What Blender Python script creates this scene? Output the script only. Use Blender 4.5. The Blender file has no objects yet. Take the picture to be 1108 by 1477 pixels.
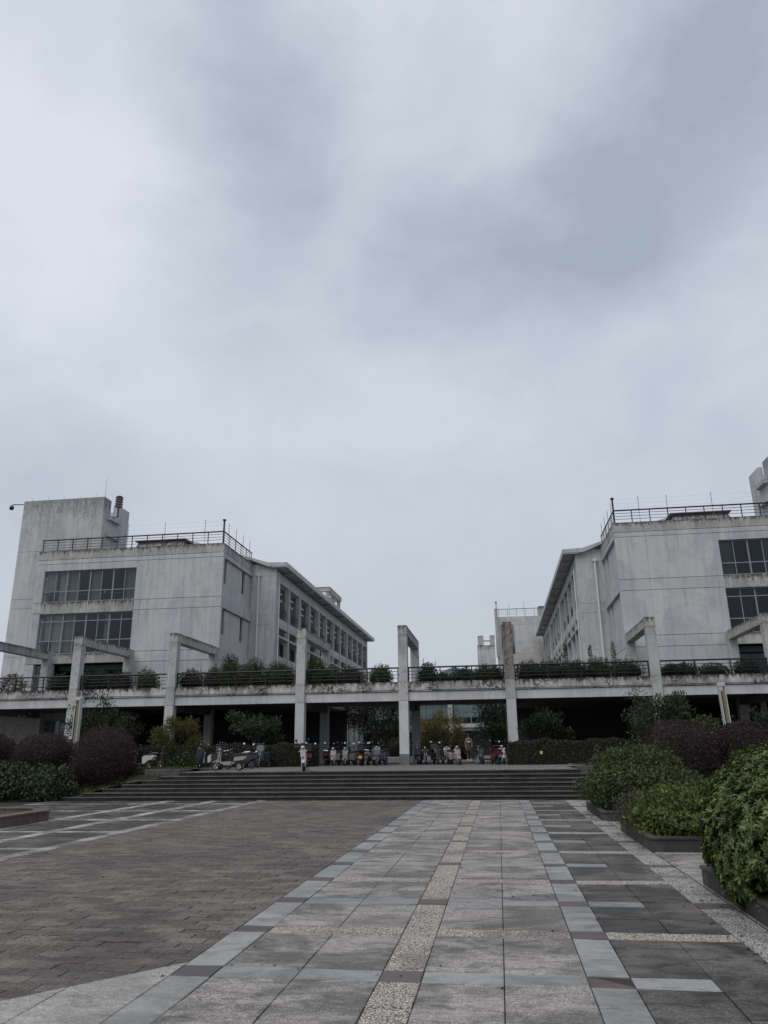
import bpy, math, random
import numpy as np
from mathutils import Vector, Matrix
R = math.radians
rnd = random.Random(7)
rs = np.random.RandomState(11)
S = bpy.context.scene
COL = S.collection

# ------------------------------------------------------------------ camera
cam_d = bpy.data.cameras.new('camera'); cam = bpy.data.objects.new('camera', cam_d); COL.objects.link(cam)
cam_d.sensor_fit = 'VERTICAL'; cam_d.sensor_height = 36.0; cam_d.lens = 26.57
cam_d.clip_end = 6000; cam_d.clip_start = 0.05
cam.location = (0, 0, 1.8)
cam.rotation_mode = 'XYZ'
_m = Matrix.Rotation(R(8.063), 4, 'Z') @ Matrix.Rotation(R(90 + 17.42), 4, 'X') @ Matrix.Rotation(R(-0.7), 4, 'Z')
cam.rotation_euler = _m.to_euler('XYZ')
S.camera = cam

# ------------------------------------------------------------------ exposure
S.render.engine = 'CYCLES'
S.view_settings.view_transform = 'Standard'; S.view_settings.look = 'None'
S.view_settings.exposure = 0.18; S.view_settings.gamma = 1.0; S.view_settings.use_curve_mapping = False

# ------------------------------------------------------------------ node helper
class NT:
    def __init__(self, tree): self.t = tree; self.n = tree.nodes; self.l = tree.links
    def node(self, typ, **kw):
        n = self.n.new(typ)
        for k, v in kw.items():
            if k.startswith('i_'):
                n.inputs[k[2:].replace('_', ' ')].default_value = v
            else: setattr(n, k, v)
        return n
    def link(self, a, b): self.l.new(a, b)
    def val(self, sock, v):
        if hasattr(v, 'is_output'): self.link(v, sock)
        else: sock.default_value = v
    def math(self, op, a, b=0.0, c=None, clamp=False):
        n = self.node('ShaderNodeMath', operation=op, use_clamp=clamp)
        self.val(n.inputs[0], a); self.val(n.inputs[1], b)
        if c is not None: self.val(n.inputs[2], c)
        return n.outputs[0]
    def vmath(self, op, a, b=None, out=0):
        n = self.node('ShaderNodeVectorMath', operation=op)
        self.val(n.inputs[0], a)
        if b is not None:
            self.val(n.inputs['Scale' if op == 'SCALE' else 1], b)
        return n.outputs[out]
    def mix(self, f, a, b, typ='MIX'):
        n = self.node('ShaderNodeMix', data_type='RGBA', blend_type=typ)
        self.val(n.inputs[0], f)
        for s, v in ((n.inputs[6], a), (n.inputs[7], b)):
            if hasattr(v, 'is_output'): self.link(v, s)
            else: s.default_value = (v[0], v[1], v[2], 1)
        return n.outputs[2]
    def noise(self, vec, scale, detail=3, rough=.55, dist=0.0, col=False):
        n = self.node('ShaderNodeTexNoise')
        self.val(n.inputs['Vector'], vec)
        n.inputs['Scale'].default_value = scale; n.inputs['Detail'].default_value = detail
        n.inputs['Roughness'].default_value = rough; n.inputs['Distortion'].default_value = dist
        return n.outputs[1 if col else 0]
    def remap(self, v, a, b, c=0.0, d=1.0, smooth=True):
        n = self.node('ShaderNodeMapRange', interpolation_type='SMOOTHSTEP' if smooth else 'LINEAR')
        self.val(n.inputs[0], v)
        for i, x in enumerate((a, b, c, d)): n.inputs[1 + i].default_value = x
        return n.outputs[0]

# ------------------------------------------------------------------ world: overcast sky with broken grey cloud
SUN_EL, SUN_AZ = 56.0, -150.0          # azimuth measured from +Y towards +X
W = bpy.data.worlds.new('World'); S.world = W; W.use_nodes = True
q = NT(W.node_tree); q.n.clear()
tc = q.node('ShaderNodeTexCoord'); d = q.vmath('NORMALIZE', tc.outputs['Generated'])
sky = q.node('ShaderNodeTexSky', sky_type='NISHITA'); sky.sun_disc = False
sky.sun_elevation = R(SUN_EL); sky.sun_rotation = R(SUN_AZ); sky.air_density = 1.0; sky.dust_density = 2.0
sx = q.node('ShaderNodeSeparateXYZ'); q.link(d, sx.inputs[0])
zc = q.math('MAXIMUM', sx.outputs[2], 0.0)
den = q.math('ADD', zc, 0.22)
pl = q.node('ShaderNodeCombineXYZ'); q.link(q.math('DIVIDE', sx.outputs[0], den), pl.inputs[0]); q.link(q.math('DIVIDE', sx.outputs[1], den), pl.inputs[1])
dq = q.vmath('MULTIPLY', d, (1.0, 1.0, 1.5))
wn = q.noise(dq, 3.4, 6, .55, 0.0, True)
wv = q.vmath('SCALE', q.vmath('SUBTRACT', wn, (.5, .5, .5)), 0.26)
dw = q.vmath('ADD', d, wv)
base_n = q.noise(dq, 2.3, 3, .42, .3)
amt = q.remap(base_n, .28, .72, .42, .74)
fine = q.noise(dq, 7.5, 7, .6, .5)
amt = q.math('ADD', amt, q.remap(fine, .3, .7, -.07, .07))
# cloud banks (direction, radius, darkness): heavier grey banks and thinner bright gaps
for c, r, a in [((-.27, .66, .70), .14, -.44), ((-.23, .61, .76), .11, -.20), ((-.22, .73, .64), .08, -.12),
                ((.25, .71, .66), .20, -.34), ((.19, .76, .62), .18, -.28), ((.10, .80, .59), .15, -.22), ((.01, .84, .54), .17, -.30), ((-.07, .82, .57), .13, -.20), ((.33, .62, .71), .15, -.30),
                ((.26, .88, .38), .14, -.16), ((-.50, .79, .34), .14, -.14),
                ((-.50, .56, .66), .28, .36), ((-.40, .80, .45), .16, .22), ((.13, .66, .74), .12, .26), ((-.05, .66, .75), .18, .18), ((-.05, .93, .34), .20, .08), ((-.5, .68, .54), .22, .24), ((.05, .73, .68), .10, .14), ((.36, .80, .47), .14, .14),
                ((.45, -.2, .85), .4, -.3), ((-.5, -.5, .7), .4, -.25), ((.3, -.8, .5), .35, -.25), ((-.8, .1, .55), .3, -.2), ((.8, .2, .5), .3, -.25), ((.1, .1, .98), .3, .2)]:
    L_ = math.sqrt(sum(x * x for x in c)); c = tuple(x / L_ for x in c)
    dist = q.vmath('DISTANCE', dw, c, out=1)
    amt = q.math('ADD', amt, q.remap(dist, r * 1.25, 0.0, 0.0, a))
amt = q.math('MINIMUM', q.math('MAXIMUM', amt, 0.0), 1.0)
ramp = q.node('ShaderNodeValToRGB'); q.link(amt, ramp.inputs[0])
e = ramp.color_ramp.elements
e[0].position = 0.0; e[0].color = (.382, .432, .512, 1)
e[1].position = 1.0; e[1].color = (.725, .770, .865, 1)
m = ramp.color_ramp.elements.new(.5); m.color = (.545, .596, .676, 1)
hz = q.remap(sx.outputs[2], 0.0, 0.45, 1.0, 0.0)
cl = q.mix(q.math('MULTIPLY', hz, .70), ramp.outputs[0], (.535, .572, .618))
cl = q.vmath('SCALE', cl, 9.0)
colr = q.mix(0.94, sky.outputs[0], cl)
bg = q.node('ShaderNodeBackground'); bg.inputs[1].default_value = 0.1; q.link(colr, bg.inputs[0])
wo = q.node('ShaderNodeOutputWorld'); q.link(bg.outputs[0], wo.inputs[0])

# ------------------------------------------------------------------ sun behind the cloud
sl = bpy.data.lights.new('sun', 'SUN'); sl.energy = 1.35; sl.angle = R(45); sl.color = (1.0, .945, .87)
so = bpy.data.objects.new('sun', sl); COL.objects.link(so)
sd = Vector((math.sin(R(SUN_AZ)) * math.cos(R(SUN_EL)), math.cos(R(SUN_AZ)) * math.cos(R(SUN_EL)), math.sin(R(SUN_EL))))
so.rotation_euler = (-sd).to_track_quat('-Z', 'Y').to_euler(); so.location = (0, 0, 60)

# ------------------------------------------------------------------ materials
M = {}
def material(name):
    m = bpy.data.materials.new(name); m.use_nodes = True
    q = NT(m.node_tree); q.n.clear()
    p = q.node('ShaderNodeBsdfPrincipled'); o = q.node('ShaderNodeOutputMaterial')
    q.link(p.outputs[0], o.inputs[0]); M[name] = m
    return m, q, p
def posn(q): return q.node('ShaderNodeNewGeometry').outputs['Position']
def scaled(q, v, s):
    return q.vmath('MULTIPLY', v, s)
def bump(q, p, h, strength=.3, dist=.02):
    b = q.node('ShaderNodeBump'); b.inputs['Strength'].default_value = strength; b.inputs['Distance'].default_value = dist
    q.link(h, b.inputs['Height']); q.link(b.outputs[0], p.inputs['Normal'])
def objrand(q): return q.node('ShaderNodeObjectInfo').outputs['Random']
def island(q): return q.node('ShaderNodeNewGeometry').outputs['Random Per Island']

def plain(name, col, rough=.6, metal=0.0, var=.12, spec=.4, nscale=6.0):
    m, q, p = material(name)
    n = q.noise(posn(q), nscale, 3)
    c = q.mix(n, tuple(x * (1 - var) for x in col), tuple(min(1, x * (1 + var)) for x in col))
    q.link(c, p.inputs['Base Color']); p.inputs['Roughness'].default_value = rough; p.inputs['Metallic'].default_value = metal
    p.inputs['Specular IOR Level'].default_value = spec
    return m
def concrete(name, a, b, streak=.25, mil=.2, dark=(.07, .07, .068), mthr=.62, sthr=(.52, .78), bmp=.25, top=0.0):
    """weathered render: repaint patches, run-off streaks that start at the top of each piece, mildew"""
    m, q, p = material(name); P = posn(q)
    gz = q.node('ShaderNodeSeparateXYZ'); q.link(q.node('ShaderNodeTexCoord').outputs['Generated'], gz.inputs[0]); gz = gz.outputs[2]
    n1 = q.noise(scaled(q, P, (1.3, 1.3, .55)), .34, 6, .62, .4); n2 = q.noise(P, 1.4, 5, .62)
    c = q.mix(q.remap(n1, .47, .54), a, b)
    c = q.mix(q.math('MULTIPLY', q.remap(n2, .45, .64), .42), c, tuple(x * .80 for x in a))
    vs = q.noise(scaled(q, P, (4.2, 4.2, .16)), 1.0, 6, .7)
    c = q.mix(q.math('MULTIPLY', q.math('MULTIPLY', q.remap(vs, .46, .64), q.remap(n1, .60, .40, .45, 1.0)), .55), c, tuple(x * .70 for x in a))
    c = q.mix(q.math('MULTIPLY', q.math('SUBTRACT', objrand(q), .5), .30), c, tuple(x * .74 for x in a))
    s1 = q.noise(scaled(q, P, (2.6, 2.6, .10)), 1.0, 5, .62)
    s2 = q.noise(scaled(q, P, (9, 9, .4)), 1.0, 4, .65)
    run = q.math('MULTIPLY', q.remap(s1, *sthr), q.remap(s2, .38, .62))
    run = q.math('MULTIPLY', run, q.remap(gz, .15, 1.0, .25, 1.0))
    c = q.mix(q.math('MULTIPLY', run, streak), c, dark)
    pale = q.remap(q.noise(scaled(q, P, (1.6, 1.6, .12)), 1.0, 5, .6), .55, .70)
    c = q.mix(q.math('MULTIPLY', pale, .30), c, tuple(min(1, x * 1.25) for x in b))
    f = q.noise(P, 7.0, 6, .72); f2 = q.noise(P, .8, 3, .5)
    ml = q.math('MULTIPLY', q.remap(f, mthr - .06, mthr + .08), q.remap(f2, .42, .62))
    c = q.mix(q.math('MULTIPLY', ml, mil), c, dark)
    if top:
        e_ = q.math('ADD', gz, q.math('MULTIPLY', q.math('SUBTRACT', q.noise(scaled(q, P, (6, 6, 2.2)), 1.0, 6, .72), .5), 2.2))
        c = q.mix(q.math('MULTIPLY', q.remap(e_, .62, 1.02), top), c, dark)
    q.link(c, p.inputs['Base Color']); p.inputs['Roughness'].default_value = .88; p.inputs['Specular IOR Level'].default_value = .25
    bump(q, p, q.math('ADD', q.noise(P, 24, 4, .7), q.math('MULTIPLY', n2, 1.5)), bmp, .012)
    return m
concrete('concrete', (.448, .462, .482), (.514, .521, .526), .50, .32, (.14, .142, .145), .60, (.48, .70))
concrete('concrete_light', (.475, .480, .485), (.53, .532, .532), .35, .22, (.15, .15, .15))
concrete('concrete_plain', (.42, .42, .42), (.50, .498, .495), .35, .35, (.13, .13, .13))
concrete('concrete_weathered', (.37, .365, .355), (.46, .45, .435), .75, .65, (.07, .068, .065), .54, (.42, .62), .45, .90)
concrete('concrete_tower', (.42, .425, .43), (.49, .49, .488), .50, .45, (.11, .11, .108), .57, (.46, .66), .4, .45)
concrete('concrete_post', (.40, .40, .40), (.46, .457, .45), .45, .60, (.11, .108, .104), .57, top=.30)
concrete('concrete_mossy', (.36, .355, .34), (.54, .53, .51), .85, .95, (.042, .044, .040), .49, (.40, .56), .5, 1.0)
concrete('concrete_eroded', (.22, .205, .185), (.36, .335, .305), .8, .95, (.07, .065, .06), .5, (.42, .58), .9)
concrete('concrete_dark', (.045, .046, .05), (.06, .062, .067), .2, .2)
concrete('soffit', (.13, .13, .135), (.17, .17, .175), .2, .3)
concrete('planter_stone', (.050, .046, .046), (.080, .074, .072), .35, .5, (.025, .024, .023))
concrete('plinth_stone', (.12, .125, .13), (.17, .172, .175), .3, .4, (.06, .06, .06))
plain('black_metal', (.018, .019, .022), .45, .3)
plain('grey_metal', (.24, .25, .26), .45, .4)
plain('frame_metal', (.22, .255, .265), .5, .1)
plain('green_frame', (.035, .10, .075), .5, .1)
plain('white_pipe', (.60, .60, .60), .5)
plain('curtain', (.21, .225, .24), .9, 0, .2)
plain('daylight_sheet', (.32, .345, .365), .9, 0, .1)  # pale sheet colour standing in for daylight seen through the end bays
plain('room_wall', (.10, .10, .10), .9)
plain('room_dark', (.035, .035, .038), .9)
plain('roof_tile', (.20, .205, .215), .8, 0, .25)
plain('soil', (.045, .036, .027), .95, 0, .4)
plain('bark', (.075, .06, .048), .9, 0, .35, .2, 20)
plain('twig', (.06, .048, .036), .9, 0, .35, .2, 20)
plain('tyre', (.016, .016, .017), .75)
plain('chrome', (.42, .43, .45), .25, .9)
plain('black_plastic', (.02, .02, .022), .5)
plain('seat_black', (.022, .021, .022), .6)
plain('lens', (.42, .43, .45), .15, 0, .05, .6)
plain('mirror_glass', (.80, .83, .88), .08, .95, .02)
plain('red_lens', (.30, .02, .025), .3)
plain('yellow_plate', (.55, .40, .16), .5)
plain('blue_plate', (.10, .17, .33), .5)
plain('lamp_tan', (.21, .175, .105), .5, 0, .15)
plain('lamp_white', (.46, .475, .48), .45, 0, .08)
plain('skin', (.30, .205, .165), .55, 0, .05)
plain('hair', (.018, .014, .012), .5)
plain('cloth_brown', (.075, .058, .052), .9, 0, .2)
plain('cloth_white', (.50, .49, .48), .9, 0, .1)
plain('cloth_black', (.02, .02, .023), .85)
plain('hill_green', (.085, .12, .13), .95, 0, .35, .1, .01)
plain('blue_roof', (.13, .24, .36), .6, 0, .1)
for nm, c in dict(paint_white=(.42, .42, .41), paint_cream=(.27, .25, .21), paint_grey=(.055, .062, .075), paint_blue=(.075, .09, .12), paint_pink=(.34, .25, .25),
                  paint_red=(.08, .022, .025), paint_black=(.022, .022, .025), paint_silver=(.17, .172, .175), paint_navy=(.022, .027, .042), paint_orange=(.27, .15, .10), paint_mint=(.17, .19, .175)).items():
    plain(nm, c, .32, 0, .06, .5)

# thin window glass: see-through with a fresnel reflection
def glass(name, tint=.55, refl=1.0):
    m = bpy.data.materials.new(name); m.use_nodes = True; q = NT(m.node_tree); q.n.clear(); M[name] = m
    t = q.node('ShaderNodeBsdfTransparent'); t.inputs[0].default_value = (tint * .92, tint * .98, tint, 1)
    g = q.node('ShaderNodeBsdfGlossy'); g.inputs['Roughness'].default_value = .02; g.inputs[0].default_value = (.85 * refl, .9 * refl, .95 * refl, 1)
    fr = q.node('ShaderNodeFresnel'); fr.inputs[0].default_value = 1.5
    mx = q.node('ShaderNodeMixShader'); q.link(fr.outputs[0], mx.inputs[0]); q.link(t.outputs[0], mx.inputs[1]); q.link(g.outputs[0], mx.inputs[2])
    o = q.node('ShaderNodeOutputMaterial'); q.link(mx.outputs[0], o.inputs[0])
glass('glass', .60); glass('green_glass', .35)

# paving
def paving(name, a, b, spk=.35, stain=.4, stainc=(.05, .048, .047), lines=True, rough=.72, sscale=.55, sthr=(.50, .68)):
    m, q, p = material(name); P = posn(q); rr = objrand(q) if True else None
    ri = q.node('ShaderNodeTexWhiteNoise'); ri.noise_dimensions = '3D'
    r2 = q.math('FRACT', q.math('ADD', rr, island(q)))
    c = q.mix(r2, a, b)
    sp = q.noise(P, 70, 3, .8); md = q.noise(P, 17, 4, .7)
    c = q.mix(q.math('MULTIPLY', q.remap(sp, .50, .62), spk), c, tuple(min(1, x * 2.1) for x in b))
    c = q.mix(q.math('MULTIPLY', q.remap(sp, .48, .36), spk), c, tuple(x * .35 for x in a))
    c = q.mix(q.math('MULTIPLY', q.remap(md, .44, .66), spk * .8), c, tuple(x * .55 for x in a))
    rip = q.noise(scaled(q, P, (5, 46, 1)), 1.0, 3, .6, .4)
    if lines: c = q.mix(q.math('MULTIPLY', q.remap(rip, .50, .64), .38), c, tuple(x * .45 for x in a))
    s = q.noise(P, sscale, 5, .58, .8); s3 = q.noise(scaled(q, P, (2.0, 3.6, 1)), 1.3, 5, .65, .5)
    sm = q.math('ADD', q.math('MULTIPLY', q.remap(s, *sthr), .75), q.math('MULTIPLY', q.remap(s3, .47, .62), .6), clamp=True)
    c = q.mix(q.math('MULTIPLY', sm, stain), c, stainc)
    pale = q.remap(q.noise(scaled(q, P, (.8, 2.6, 1)), 1.3, 5, .62), .53, .68)
    c = q.mix(q.math('MULTIPLY', pale, .32), c, tuple(min(1, x * 1.5) for x in b))
    q.link(c, p.inputs['Base Color'])
    q.link(q.remap(sm, 0, 1, rough, rough * .78), p.inputs['Roughness']); p.inputs['Specular IOR Level'].default_value = .13
    h = sp
    if lines:
        wv = q.node('ShaderNodeTexWave', wave_type='BANDS', bands_direction='DIAGONAL'); q.link(P, wv.inputs['Vector'])
        wv.inputs['Scale'].default_value = 9; wv.inputs['Distortion'].default_value = 3.5; wv.inputs['Detail'].default_value = 2
        h = q.math('ADD', q.math('ADD', sp, q.math('MULTIPLY', wv.outputs['Fac'], .3)), rip)
    bump(q, p, h, .45, .006)
paving('granite', (.228, .211, .198), (.325, .303, .286), .65, .70, (.060, .056, .053), True, .72, .8, (.44, .58))
paving('granite_dark', (.104, .095, .088), (.150, .139, .130), .55, .85, (.026, .024, .023), True, .55, .62, (.40, .56))
paving('granite_pale', (.29, .275, .262), (.36, .342, .328), .6, .45, (.11, .105, .10))
paving('slate', (.215, .224, .222), (.30, .308, .300), .2, .55, (.10, .103, .102), False, .5, 1.1, (.44, .62))
paving('purple_tile', (.095, .084, .086), (.125, .108, .108), .1, .4, (.055, .048, .047), False, .6)
paving('brick_paver', (.086, .075, .067), (.182, .162, .149), .6, .62, (.044, .040, .038), True, .8, .45, (.46, .64))
paving('step_stone', (.074, .073, .072), (.112, .110, .108), .4, .6, (.035, .033, .032), False, .75)
paving('riser_shaded_stone', (.029, .028, .028), (.050, .048, .047), .4, .6, (.015, .015, .014), False, .85)  # darker copy of the step stone; riser shade under top light put into the colour
paving('bed', (.030, .027, .025), (.050, .046, .043), .3, .2, (.02, .02, .02), False, .9)
paving('kerb_brown', (.10, .08, .075), (.15, .12, .11), .3, .5, (.05, .042, .04), False, .8)
# washed pebble
def pebble(name, cols, dirt):
    m, q, p = material(name); P = posn(q)
    v = q.node('ShaderNodeTexVoronoi'); v.inputs['Scale'].default_value = 80; q.link(P, v.inputs['Vector'])
    rp = q.node('ShaderNodeValToRGB'); rp.color_ramp.interpolation = 'CONSTANT'
    el = rp.color_ramp.elements
    for i, c in enumerate(cols):
        ee = el[i] if i < 2 else el.new(.5)
        ee.position = i / len(cols); ee.color = (*c, 1)
    sp = q.node('ShaderNodeSeparateColor'); q.link(v.outputs['Color'], sp.inputs[0]); q.link(sp.outputs[0], rp.inputs[0])
    edge = q.remap(v.outputs['Distance'], .42, .75)
    c = q.mix(edge, rp.outputs[0], (.05, .046, .042))
    s = q.noise(P, .9, 5, .65)
    c = q.mix(q.math('MULTIPLY', q.remap(s, .48, .66), dirt), c, (.065, .055, .048))
    q.link(c, p.inputs['Base Color']); p.inputs['Roughness'].default_value = .7
    bump(q, p, q.math('SUBTRACT', 1.0, v.outputs['Distance']), .7, .012)
pebble('pebbles', [(.50, .455, .40), (.20, .16, .13), (.60, .57, .52), (.37, .32, .27), (.66, .64, .60), (.28, .235, .20)], .5)
pebble('pebbles_grey', [(.46, .45, .435), (.15, .14, .135), (.58, .57, .55), (.32, .31, .30), (.68, .67, .65), (.22, .21, .20)], .6)
paving('band_white', (.30, .29, .275), (.46, .445, .42), .6, .8, (.085, .08, .077), False, .7, 1.3, (.40, .58))
# terrace pavers (too far to pick apart)
m, q, p = material('terrace_paver'); P = posn(q)
bt = q.node('ShaderNodeTexBrick'); q.link(scaled(q, P, (1, 1, 0)), bt.inputs['Vector'])
bt.inputs['Scale'].default_value = 1.0; bt.inputs['Brick Width'].default_value = .2; bt.inputs['Row Height'].default_value = .4; bt.inputs['Mortar Size'].default_value = .012; bt.offset = 0.0
bt.inputs['Color1'].default_value = (.125, .118, .112, 1); bt.inputs['Color2'].default_value = (.175, .165, .157, 1); bt.inputs['Mortar'].default_value = (.06, .056, .054, 1)
c = q.mix(q.math('MULTIPLY', q.remap(q.noise(P, .6, 5, .6), .45, .7), .5), bt.outputs[0], (.08, .076, .074))
q.link(c, p.inputs['Base Color']); p.inputs['Roughness'].default_value = .85; bump(q, p, bt.outputs[1], -.4, .01)
m, q, p = material('ground_soil'); P = posn(q)
c = q.mix(q.remap(q.noise(P, 1.6, 5, .65), .40, .62), (.05, .043, .03), (.085, .085, .038))
q.link(c, p.inputs['Base Color']); p.inputs['Roughness'].default_value = .95; bump(q, p, q.noise(P, 14, 5, .7), .8, .05)
m, q, p = material('asphalt'); P = posn(q)
c = q.mix(q.noise(P, .05, 5), (.06, .065, .05), (.09, .088, .08)); q.link(c, p.inputs['Base Color']); p.inputs['Roughness'].default_value = .9

def leafmat(name, lo, hi, tip=None, rough=.5, trans=.25, old=None):
    m, q, p = material(name)
    r = island(q); P = posn(q)
    c = q.mix(r, lo, hi)
    c = q.mix(q.math('MULTIPLY', q.remap(q.noise(P, 1.6, 3, .6), .4, .68), .6), c, tuple(x * .62 for x in lo))
    if tip: c = q.mix(q.remap(q.math('FRACT', q.math('MULTIPLY', r, 17.3)), .78, .98, 0, .9), c, tip)
    if old: c = q.mix(q.remap(q.math('FRACT', q.math('MULTIPLY', r, 41.7)), .88, .99, 0, .9), c, old)
    q.link(c, p.inputs['Base Color']); p.inputs['Roughness'].default_value = rough; p.inputs['Specular IOR Level'].default_value = .35
    t = q.node('ShaderNodeBsdfTranslucent'); q.link(q.vmath('SCALE', c, .9), t.inputs[0])
    mx = q.node('ShaderNodeMixShader'); mx.inputs[0].default_value = trans
    out = [n for n in q.n if n.type == 'OUTPUT_MATERIAL'][0]
    q.link(p.outputs[0], mx.inputs[1]); q.link(t.outputs[0], mx.inputs[2]); q.link(mx.outputs[0], out.inputs[0])
leafmat('leaf_glossy', (.042, .074, .020), (.125, .180, .050), (.21, .26, .09), .42, .22, (.12, .085, .03))
leafmat('leaf_mid', (.032, .055, .016), (.088, .126, .036), (.135, .165, .05), .5, .22, (.10, .065, .03))
leafmat('leaf_fresh', (.062, .092, .022), (.142, .186, .045), (.20, .225, .06), .5, .28, (.12, .08, .035))
leafmat('leaf_dark', (.018, .026, .014), (.042, .054, .027), None, .5, .18)
leafmat('leaf_shaded_green', (.012, .022, .013), (.026, .042, .022), None, .55, .12)  # green darkened to carry the half shade of the courtyard
leafmat('leaf_bluegreen', (.024, .040, .020), (.064, .092, .044), (.095, .13, .065), .5, .2)
leafmat('leaf_purple', (.022, .009, .012), (.062, .025, .033), (.10, .052, .055), .6, .12, (.035, .045, .02))
leafmat('leaf_hedge', (.024, .020, .016), (.054, .043, .033), (.07, .075, .034), .55, .15, (.05, .06, .025))
leafmat('leaf_yellow', (.055, .062, .016), (.130, .130, .036), (.18, .14, .045), .5, .28, (.12, .07, .03))
leafmat('leaf_olive', (.085, .085, .026), (.17, .16, .05), (.19, .15, .055), .55, .25)
leafmat('leaf_grey', (.05, .045, .034), (.10, .09, .066), None, .6, .2)
leafmat('grass', (.055, .068, .022), (.125, .125, .045), (.17, .15, .06), .6, .25)
leafmat('flower_white', (.36, .34, .30), (.50, .48, .44), None, .7, .3)

# ------------------------------------------------------------------ mesh helpers
class MB:
    def __init__(self): self.v = []; self.f = []
    def quad(self, a, b, c, d_):
        i = len(self.v); self.v += [a, b, c, d_]; self.f.append((i, i + 1, i + 2, i + 3)); return self
    def poly(self, pts):
        i = len(self.v); self.v += list(pts); self.f.append(tuple(range(i, i + len(pts)))); return self
    def box(self, x0, x1, y0, y1, z0, z1):
        x0, x1 = min(x0, x1), max(x0, x1); y0, y1 = min(y0, y1), max(y0, y1); z0, z1 = min(z0, z1), max(z0, z1)
        i = len(self.v)
        self.v += [(x0, y0, z0), (x1, y0, z0), (x1, y1, z0), (x0, y1, z0), (x0, y0, z1), (x1, y0, z1), (x1, y1, z1), (x0, y1, z1)]
        self.f += [tuple(i + k for k in t) for t in ((0, 3, 2, 1), (4, 5, 6, 7), (0, 1, 5, 4), (1, 2, 6, 5), (2, 3, 7, 6), (3, 0, 4, 7))]; return self
    def cbox(self, x0, x1, y0, y1, z0, z1, b=.02):
        """box with all vertical and top edges chamfered"""
        x0, x1 = min(x0, x1), max(x0, x1); y0, y1 = min(y0, y1), max(y0, y1)
        ring = lambda bx, c, z: [(x0 + bx + c, y0 + bx, z), (x1 - bx - c, y0 + bx, z), (x1 - bx, y0 + bx + c, z), (x1 - bx, y1 - bx - c, z), (x1 - bx - c, y1 - bx, z), (x0 + bx + c, y1 - bx, z), (x0 + bx, y1 - bx - c, z), (x0 + bx, y0 + bx + c, z)]
        return self.loft([ring(0, b, z0), ring(0, b, z1 - b), ring(b, b * .6, z1)])
    def loft(self, rings, cap=True):
        n = len(rings[0]); i = len(self.v)
        for r in rings: self.v += [tuple(p) for p in r]
        for k in range(len(rings) - 1):
            a = i + k * n; b = a + n
            for j in range(n):
                self.f.append((a + j, a + (j + 1) % n, b + (j + 1) % n, b + j))
        if cap:
            self.f.append(tuple(i + n - 1 - j for j in range(n))); e_ = i + (len(rings) - 1) * n; self.f.append(tuple(e_ + j for j in range(n)))
        return self
    def tube(self, pts, r, n=6, r2=None):
        pts = [Vector(p) for p in pts]; rings = []
        for k, p_ in enumerate(pts):
            t = (pts[min(k + 1, len(pts) - 1)] - pts[max(k - 1, 0)]).normalized()
            u = t.cross(Vector((0, 0, 1)) if abs(t.z) < .9 else Vector((1, 0, 0))).normalized(); w = t.cross(u)
            rr = r if r2 is None else r + (r2 - r) * k / (len(pts) - 1)
            rings.append([tuple(p_ + u * rr * math.cos(2 * math.pi * j / n) + w * rr * math.sin(2 * math.pi * j / n)) for j in range(n)])
        return self.loft(rings)
    def lathe(self, prof, n=14, axis='z', c=(0, 0, 0), close=False):
        i0 = len(self.v); rings = []
        for r, h in prof:
            ring = []
            for j in range(n):
                a = 2 * math.pi * j / n
                if axis == 'z': ring.append((c[0] + r * math.cos(a), c[1] + r * math.sin(a), c[2] + h))
                elif axis == 'x': ring.append((c[0] + h, c[1] + r * math.cos(a), c[2] + r * math.sin(a)))
                else: ring.append((c[0] + r * math.sin(a), c[1] + h, c[2] + r * math.cos(a)))
            rings.append(ring)
        if close: rings.append(rings[0])
        return self.loft(rings, not close)
    def prism(self, poly, x0, x1, bev=.03):
        """profile in (y, z) extruded along x with rounded-in ends"""
        cy = sum(p[0] for p in poly) / len(poly); cz = sum(p[1] for p in poly) / len(poly)
        sh = lambda s: [(cy + (a - cy) * s, cz + (b_ - cz) * s) for a, b_ in poly]
        s = .86
        rings = [[(x0, a, b_) for a, b_ in sh(s)], [(x0 + bev, a, b_) for a, b_ in poly], [(x1 - bev, a, b_) for a, b_ in poly], [(x1, a, b_) for a, b_ in sh(s)]]
        return self.loft(rings)
    def ball(self, c, rx, ry, rz, n=12, m=8):
        rings = []
        for k in range(m + 1):
            t = math.pi * (k + .02 * (k == 0) - .02 * (k == m)) / m
            rings.append([(c[0] + rx * math.sin(t) * math.cos(2 * math.pi * j / n), c[1] + ry * math.sin(t) * math.sin(2 * math.pi * j / n), c[2] - rz * math.cos(t)) for j in range(n)])
        return self.loft(rings)
    def mesh(self, name):
        me = bpy.data.meshes.new(name); me.from_pydata([tuple(v) for v in self.v], [], self.f); me.update(); return me
    def build(self, name, mat, parent=None, smooth=False):
        return link(name, self.mesh(name), mat, parent, smooth)
def link(name, me, mat, parent=None, smooth=False):
    if mat and not me.materials: me.materials.append(M[mat])
    o = bpy.data.objects.new(name, me); COL.objects.link(o)
    if parent is not None: o.parent = parent
    if smooth:
        me.polygons.foreach_set('use_smooth', [True] * len(me.polygons))
    return o
def box(name, mat, parent, *a): return MB().box(*a).build(name, mat, parent)
def tag(o, label, cat=None, group=None, kind=None):
    o['label'] = label
    if cat: o['category'] = cat
    if group: o['group'] = group
    if kind: o['kind'] = kind
    return o
def thing(name, label, cat, loc=(0, 0, 0), rz=0.0, group=None):
    o = bpy.data.objects.new(name, None); COL.objects.link(o); o.empty_display_size = .3
    o.location = loc; o.rotation_euler = (0, 0, rz); return tag(o, label, cat, group)
def struct(o, label): return tag(o, label, None, None, 'structure')
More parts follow.
